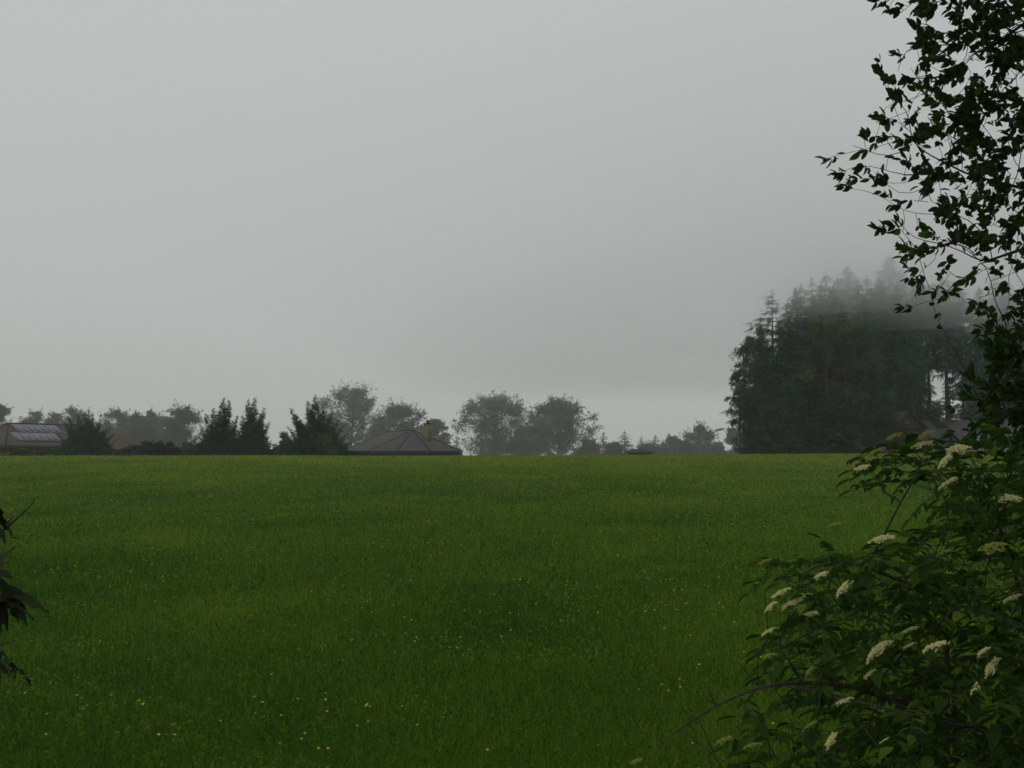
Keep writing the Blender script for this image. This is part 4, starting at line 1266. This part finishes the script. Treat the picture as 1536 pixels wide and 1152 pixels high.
# the rest of the crown, above and beside the frame: coarser
m = 5200
c_ = at(1960, -420, 6.4) - tb
off = unit(m, 0) * (rng.random((m, 1)) ** .45) * np.array([2.3, 3.6, 2.6])
Pc = c_ + off
sx = (Pc + tb)[:, 0] / (Pc + tb)[:, 1] * F + 768
sy = 576 - ((Pc + tb)[:, 2] - EYE) / (Pc + tb)[:, 1] * F + 98
ok = (sx > 1585) | (sy < -60) | ((Pc + tb)[:, 1] < .5)
Pc = Pc[ok]; m = len(Pc)
lv.stamp(*BUNCH, Pc, unit(m, -.2), unit(m, .8), .13 * (.7 + .6 * rng.random(m)), 0, np.clip(.4 + .25 * rng.normal(size=m), 0, 1))
m = 9000  # unseen leaf mass added overhead to shade the near grass
Pc = np.array([2.6, 1.0, 8.6]) - tb + unit(m, 0) * (rng.random((m, 1)) ** .4) * np.array([5.6, 6.0, 3.0])
Pc[:, 2] += 1.2
Q = Pc + tb
ok = (Q[:, 2] - EYE > np.maximum(Q[:, 1], 0) * .46 + .3) & (Q[:, 2] > 4.4)
Pc = Pc[ok]; m = len(Pc)
lv.stamp(*BUNCH, Pc, unit(m, -.2), unit(m, .8), .26 * (.7 + .6 * rng.random(m)), 0, np.clip(.4 + .25 * rng.normal(size=m), 0, 1))
lv.build('crown', M['near'], near_tree)

# ---- the elder bush
EF = [  # px, py, length in px, tilt in degrees, freshness (1 open, 0 bud), distance
    (1293, 702, 22, 22, 1, 4.9), (1341, 655, 24, 28, 0, 5.0), (1389, 652, 26, 28, 0, 5.1), (1384, 667, 29, 20, 1, 4.9), (1437, 674, 34, 16, 1, 4.8), (1418, 692, 27, 48, 1, 4.7),
    (1313, 678, 22, 28, 0, 5.0), (1422, 725, 30, 34, 1, 4.8), (1512, 748, 38, 3, 1, 4.8), (1532, 695, 16, 10, .3, 4.9), (1324, 809, 37, 14, 1, 4.8), (1416, 829, 20, 24, .2, 4.7),
    (1490, 822, 36, 18, .3, 4.6), (1147, 843, 22, 22, 0, 5.0), (1253, 787, 22, 15, 0, 5.1), (1231, 863, 21, 28, .5, 4.9), (1267, 882, 32, 48, 1, 4.7), (1171, 890, 30, 28, 1, 4.7),
    (1193, 903, 46, 28, 1, 4.65), (1156, 910, 23, 42, 1, 4.7), (1214, 923, 27, 20, 1, 4.7), (1153, 948, 25, 30, 1, 4.6), (1318, 976, 45, 42, 1, 4.45), (1366, 945, 24, 22, .7, 4.6),
    (1364, 969, 20, 28, .6, 4.55), (1403, 970, 38, 22, 1, 4.5), (1475, 978, 23, 38, 1, 4.5), (1488, 1001, 34, 58, .9, 4.45), (1518, 898, 28, 25, 1, 4.6), (1466, 1030, 28, 45, .6, 4.4),
    (1304, 1012, 22, 40, .5, 4.5), (1266, 1052, 25, 25, .8, 4.4), (1247, 1111, 28, 58, 1, 4.3), (1332, 1111, 23, 22, .9, 4.3), (1405, 858, 20, 15, .4, 4.7), (1507, 874, 20, 22, .2, 4.6),
    (1155, 984, 20, 20, 0, 4.7), (1215, 1007, 20, 50, .4, 4.5), (1216, 1088, 24, 32, .2, 4.4), (1085, 1112, 28, 24, 0, 4.35), (1127, 1119, 24, 18, 0, 4.3), (955, 1142, 18, 18, 0, 4.3)]
r = np.random.default_rng(9)
pe = in_poly([(1302, 712), (1340, 684), (1400, 680), (1470, 676), (1640, 655), (1640, 800), (1450, 800), (1432, 742), (1370, 735), (1330, 728)], 165, r)
pe += [(1310, 715), (1325, 730), (1335, 690), (1300, 690), (1348, 668), (1400, 745), (1430, 770), (1425, 800)]
de = [r.uniform(4.7, 5.7) for _ in pe]
pm = in_poly([(1152, 862), (1190, 838), (1260, 812), (1330, 822), (1400, 805), (1440, 785), (1650, 770), (1720, 1300), (1260, 1300), (1215, 1180), (1225, 1060), (1192, 1000),
              (1155, 985), (1162, 925), (1230, 905), (1205, 872)], 980, r)
pe += pm; de += [r.uniform(4.35, 5.9) for _ in pm]
pm = in_poly([(1380, 1010), (1700, 860), (1700, 1300), (1300, 1300)], 150, r)      # the near, shaded bulge at the bottom right
pe += pm; de += [r.uniform(3.7, 4.5) for _ in pm]
pm = in_poly([(1060, 1060), (1110, 1000), (1200, 1000), (1210, 1220), (1020, 1220)], 16, r)
pe += pm; de += [r.uniform(4.2, 4.7) for _ in pm]
pm = in_poly([(1650, 700), (2050, 760), (2050, 1300), (1700, 1300)], 130, r)
pe += pm; de += [r.uniform(4.2, 6.4) for _ in pm]
ea = np.array([at(x, y, d) for (x, y), d in zip(pe, de)])
keep = ea[:, 2] > gz(ea[:, 0], ea[:, 1]) + .12
ea = ea[keep]
EF = [(x, y, L * 1.12, tl, f_, 3.85 if (x > 1370 and y > 930) else min(d - .25, 4.32 if y > 790 else 4.62)) for x, y, L, tl, f_, d in EF]
fa = np.array([at(x, y, d) for x, y, _, _, _, d in EF])
fstem = fa - np.array([0, 0, .10])
eb = base_at(1560, 5.2)
arch = [at(1480, 1100, 4.75), at(1420, 1075, 4.7), at(1330, 1047, 4.62), at(1270, 1026, 4.6), at(1204, 1023, 4.55), at(1138, 1029, 4.5), at(1074, 1058, 4.45), at(1018, 1094, 4.4), at(985, 1120, 4.38)]
lines = [([base_at(1560, 5.2) - (0, 0, .05), at(1555, 1050, 5.2), at(1530, 880, 5.2), at(1490, 760, 5.2)], None),
         ([base_at(1440, 5.4) - (0, 0, .05), at(1430, 1020, 5.3), at(1400, 920, 5.2)], None),
         ([base_at(1680, 5.5) - (0, 0, .05), at(1690, 950, 5.4), at(1660, 740, 5.3)], None),
         ([at(1440, 905, 5.1), at(1340, 866, 4.95), at(1290, 848, 4.9), at(1258, 841, 4.9), at(1195, 856, 4.85), at(1172, 857, 4.85)], at(1430, 960, 5.25)),
         (arch, at(1555, 1080, 5.2)),
         ([at(1180, 985, 4.55), at(1162, 960, 4.55)], at(1204, 1023, 4.55)), ([at(1110, 998, 4.5)], at(1138, 1029, 4.5)), ([at(1129, 985, 4.5)], at(1138, 1029, 4.5)),
         ([at(1150, 1008, 4.52)], at(1170, 1025, 4.52)), ([at(1052, 1043, 4.45)], at(1074, 1058, 4.45)), ([at(1063, 1038, 4.45)], at(1074, 1058, 4.45))]
allp = np.vstack([ea, fstem])
nodes, par, tip = grow(allp, lines, .09, .10, 1.2, 90, (0, 0, .05))
elder = tag(empty('elder_bush', eb), 'elder bush with flat cream blossoms along the right edge', 'bush')
st_, th_ = MB(), MB()
wood(nodes - eb, par, .0022, 2.5, th_, None, .03, np.concatenate([np.linspace(.03, .009, k_) for k_ in np.diff([0] + COUNTS[:3])]))
th_.build('stem', M['elder_bark'], elder, True)
P, D, N, S = [], [], [], []
rach = MB()
core = at(1580, 1000, 5.6)
for k, p in enumerate(ea):
    n0 = tip[k]
    src = nodes[par[n0]] if par[n0] >= 0 else nodes[n0]
    d_ = (p - src) + .12 * (p - core) / np.linalg.norm(p - core) + rng.normal(0, .05, 3)
    d_[2] = abs(d_[2]) * .5 + rng.normal(0, .03)
    d_ /= np.linalg.norm(d_) + 1e-9
    L = .15 * (.7 + .55 * rng.random())
    sd = np.cross(d_, [0, 0, 1.0]); sd /= np.linalg.norm(sd) + 1e-9
    upv = np.cross(sd, d_)
    sag_ = .25 + .35 * rng.random()
    rp = [p - eb + d_ * L * s - np.array([0, 0, 1]) * sag_ * L * s ** 2 for s in (-.25, .2, .6, 1.0)]
    rach.tube(rp, [.0022, .002, .0016, .001], 3)
    np_ = 2 if rng.random() < .35 else 3
    for j in range(np_):
        s = .35 + .55 * j / max(1, np_ - .4)
        c0 = p - eb + d_ * L * s - np.array([0, 0, 1]) * sag_ * L * s ** 2
        for sg in (1, -1):
            P.append(c0); D.append(sd * sg + d_ * .55 + np.array([0, 0, -.3 - .3 * rng.random()]) + rng.normal(0, .12, 3))
            N.append(upv + rng.normal(0, .3, 3)); l_ = L * .42 * (.8 + .35 * rng.random()); S.append((l_, l_ * .42, l_))
    P.append(rp[-1]); D.append(d_ + np.array([0, 0, -.55])); N.append(upv + rng.normal(0, .25, 3)); l_ = L * .54; S.append((l_, l_ * .48, l_))
fo = MB()
fo.stamp(*LEAF, np.array(P), np.array(D), np.array(N), np.array(S), 0, np.clip(.38 + .27 * rng.normal(size=len(P)), 0, 1))
fo.build('foliage', M['elder'], elder)
rach.build('leaf_stalks', M['stalk'], elder)


def umbel(seed, mat):
    """flat topped cluster of tiny five petalled flowers on branching stalks, unit radius, facing +Z"""
    q = np.random.default_rng(seed); c = MB()
    k = 330
    a_ = q.random(k) * 6.283; rr = np.sqrt(q.random(k)) * (.82 + .18 * np.sin(a_ * 5 + seed))
    z_ = .16 - .22 * rr ** 2 + q.normal(0, .035, k)
    P_ = np.column_stack([np.cos(a_) * rr, np.sin(a_) * rr, z_])
    tv = [[0, 0, 0]]; tf = []
    for i_ in range(5):
        t_ = i_ * 2 * PI / 5
        for o_, l_ in ((-.42, .7), (0, 1.0), (.42, .7)):
            tv.append([math.cos(t_ + o_) * l_, math.sin(t_ + o_) * l_, .12 * l_])
        tf.append((0, 1 + 3 * i_, 2 + 3 * i_, 3 + 3 * i_))
    N_ = np.array([0, 0, 1.0]) + q.normal(0, .3, (k, 3)); D_ = q.normal(size=(k, 3))
    D_ -= N_ * (D_ * N_).sum(1, keepdims=True) / (N_ ** 2).sum(1, keepdims=True)
    c.stamp(tv, tf, P_, D_, N_, .085 * (.75 + .5 * q.random(k)), 0)
    for i_ in range(5):
        t_ = i_ * 2 * PI / 5 + .3
        e_ = np.array([math.cos(t_) * .42, math.sin(t_) * .42, -.22])
        c.tube([(0, 0, -.75), e_], [.022, .016], 4, 1)
        for j in range(6):
            t2 = t_ + (j - 2.5) * .28; l2 = .55 + .35 * q.random()
            c.tube([e_, (math.cos(t2) * l2, math.sin(t2) * l2, .06 - .2 * l2 ** 2)], [.013, .008], 3, 1)
    c.tube([(0, 0, -1.6), (0, 0, -.75)], [.03, .025], 5, 1)
    return c.mesh('flower_cluster', [mat, M['stalk']])


UM = {1: [umbel(s, M['cream']) for s in (1, 2, 3)], 0: [umbel(s, M['bud']) for s in (4, 5)]}
for k, (px, py, L, tl, fr_, d) in enumerate(EF):
    me = random.choice(UM[1 if fr_ >= .5 else 0])
    o = link(bpy.data.objects.new('flower_cluster', me)); o.parent = elder
    Rr = L / F * d / 2 * 1.08
    u_, v_ = (px - 768) / F, (674 - py) / F
    up_ = Vector((-math.sin(rad(tl)), math.sin(rad(tl)) * u_ - math.cos(rad(tl)) * v_ - .24 + .09 * random.gauss(0, 1), math.cos(rad(tl)))).normalized()
    o.rotation_mode = 'QUATERNION'
    o.rotation_quaternion = up_.to_track_quat('Z', 'Y') @ Matrix.Rotation(random.random() * 6, 3, 'Z').to_quaternion()
    o.scale = (Rr, Rr, Rr)
    o.location = tuple(fa[k] - eb)
    o['label'] = 'open cream flower cluster' if fr_ >= .5 else 'greenish flower cluster in bud'

# ---- the dark leaved sapling at the left edge
sb = base_at(-120, 3.3)
sap = tag(empty('sapling', sb), 'dark purplish leaved sapling poking in at the left edge', 'sapling')
S3 = lambda px, py, d=3.2: at(px, py, d) - sb
c = MB()
c.tube([(0, 0, -.05), S3(-118, 1050), S3(-100, 880), S3(-80, 760), S3(-70, 620)], [.014, .012, .010, .007, .003], 7)
for pts, r_ in (([S3(-88, 820), S3(-40, 815), S3(0, 798), S3(12, 790), S3(34, 770), S3(48, 756), S3(52, 750)], (.005, .0042, .0034, .003, .0022, .0016, .0012)),
                ([S3(12, 790), S3(17, 800), S3(18, 806), S3(28, 807)], (.0022, .003, .002, .0015)),
                ([S3(38, 767), S3(44, 770), S3(49, 777)], (.0012, .001, .0006)), ([S3(34, 770), S3(30, 762)], (.001, .0005)),
                ([S3(-96, 900), S3(-40, 905), S3(0, 893), S3(20, 890)], (.0045, .0035, .0024, .0016)),
                ([S3(-104, 1000), S3(-50, 1000), S3(-5, 992), S3(15, 990)], (.004, .003, .002, .0015)),
                ([S3(-84, 800), S3(-50, 845), S3(-10, 850)], (.004, .003, .0016)),
                ([S3(-78, 740), S3(-60, 700), S3(-52, 660)], (.004, .003, .0012))):
    c.tube(pts, r_, 5)
c.build('stem', M['twig'], sap, True)
# broad toothed leaf
tv, tf = [[s, 0, -.10 * s * s] for s in np.linspace(0, 1, 8)], []
prof_ = [.06, .34, .47, .50, .44, .33, .19, .0]
for sg in (1, -1):
    b_ = len(tv)
    for i_, s in enumerate(np.linspace(0, 1, 8)):
        tv.append([s + (.05 if i_ % 2 else -.02), sg * prof_[i_] * (1.1 if i_ % 2 else .88), .10 * prof_[i_] - .12 * s * s - (.05 if i_ % 2 else 0)])
    for i_ in range(7):
        q = (i_, i_ + 1, b_ + i_ + 1, b_ + i_)
        tf.append(q if sg > 0 else q[::-1])
SL = [  # base px, tip px, length px, width factor
    ((-12, 745), (4, 800), 56, .62), ((2, 798), (24, 772), 40, .6), ((-20, 785), (14, 805), 40, .5), ((-30, 850), (14, 838), 50, .55), ((-25, 870), (12, 852), 44, .6),
    ((-6, 880), (34, 884), 46, .5), ((0, 885), (76, 908), 78, .42), ((-8, 893), (58, 920), 66, .55), ((-10, 890), (20, 945), 60, .5), ((-25, 900), (4, 935), 50, .55),
    ((-15, 975), (14, 978), 34, .3), ((-4, 988), (56, 1012), 64, .3), ((-20, 990), (22, 1004), 46, .42), ((-30, 1000), (6, 1010), 40, .4),
    ((-60, 830), (-20, 860), 50, .6), ((-70, 900), (-30, 940), 55, .6), ((-80, 760), (-110, 720), 60, .6), ((-60, 690), (-30, 660), 60, .6), ((-52, 660), (-60, 600), 60, .6), ((-100, 960), (-60, 980), 55, .6), ((-104, 900), (-160, 920), 60, .6)]
P, D, N, S = [], [], [], []
for (a0, a1), (c0, c1), L, wf in SL:
    p, q = S3(a0, a1, 3.2 + random.gauss(0, .04)), S3(c0, c1, 3.2 + random.gauss(0, .05))
    l_ = np.linalg.norm(q - p)
    P.append(p); D.append(q - p); N.append(np.array([random.gauss(0, .35), -.4, .85])); S.append((l_ * .95, l_ * wf * .66, l_ * 1.3))
    for _ in range(2):
        k_ = random.uniform(.45, .75)
        P.append(p + (q - p) * random.uniform(0, .3)); D.append((q - p) / l_ + np.array([random.gauss(0, .45), random.gauss(0, .4), random.gauss(-.25, .35)]))
        N.append(np.array([random.gauss(0, .4), -.3, .85])); S.append((l_ * k_ * .95, l_ * k_ * wf * .75, l_ * k_ * 1.4))
c = MB(); c.stamp(tv, tf, np.array(P), np.array(D), np.array(N), np.array(S))
c.build('leaves', M['purple'], sap)

# ------------------------------------------------------------------ camera and render settings
cd = bpy.data.cameras.new('camera')
cam = link(bpy.data.objects.new('camera', cd))
cd.sensor_width = 36.0; cd.lens = 36.0 * F / 1536
cam.location = (0, 0, EYE)
cam.rotation_euler = (rad(90) + PITCH, 0, 0)
cd.clip_start = 0.05; cd.clip_end = 3000
cd.dof.use_dof = True; cd.dof.focus_distance = 60; cd.dof.aperture_fstop = 14.0
scene.camera = cam

scene.render.engine = 'CYCLES'
cy = scene.cycles
cy.use_denoising = True
cy.max_bounces = 10; cy.diffuse_bounces = 3; cy.glossy_bounces = 2; cy.transmission_bounces = 3; cy.transparent_max_bounces = 4
cy.volume_bounces = 8
cy.use_adaptive_sampling = True; cy.adaptive_threshold = 0.02
scene.view_settings.view_transform = 'Standard'
scene.view_settings.look = 'None'
scene.view_settings.exposure = 0.0
scene.view_settings.gamma = 1.0
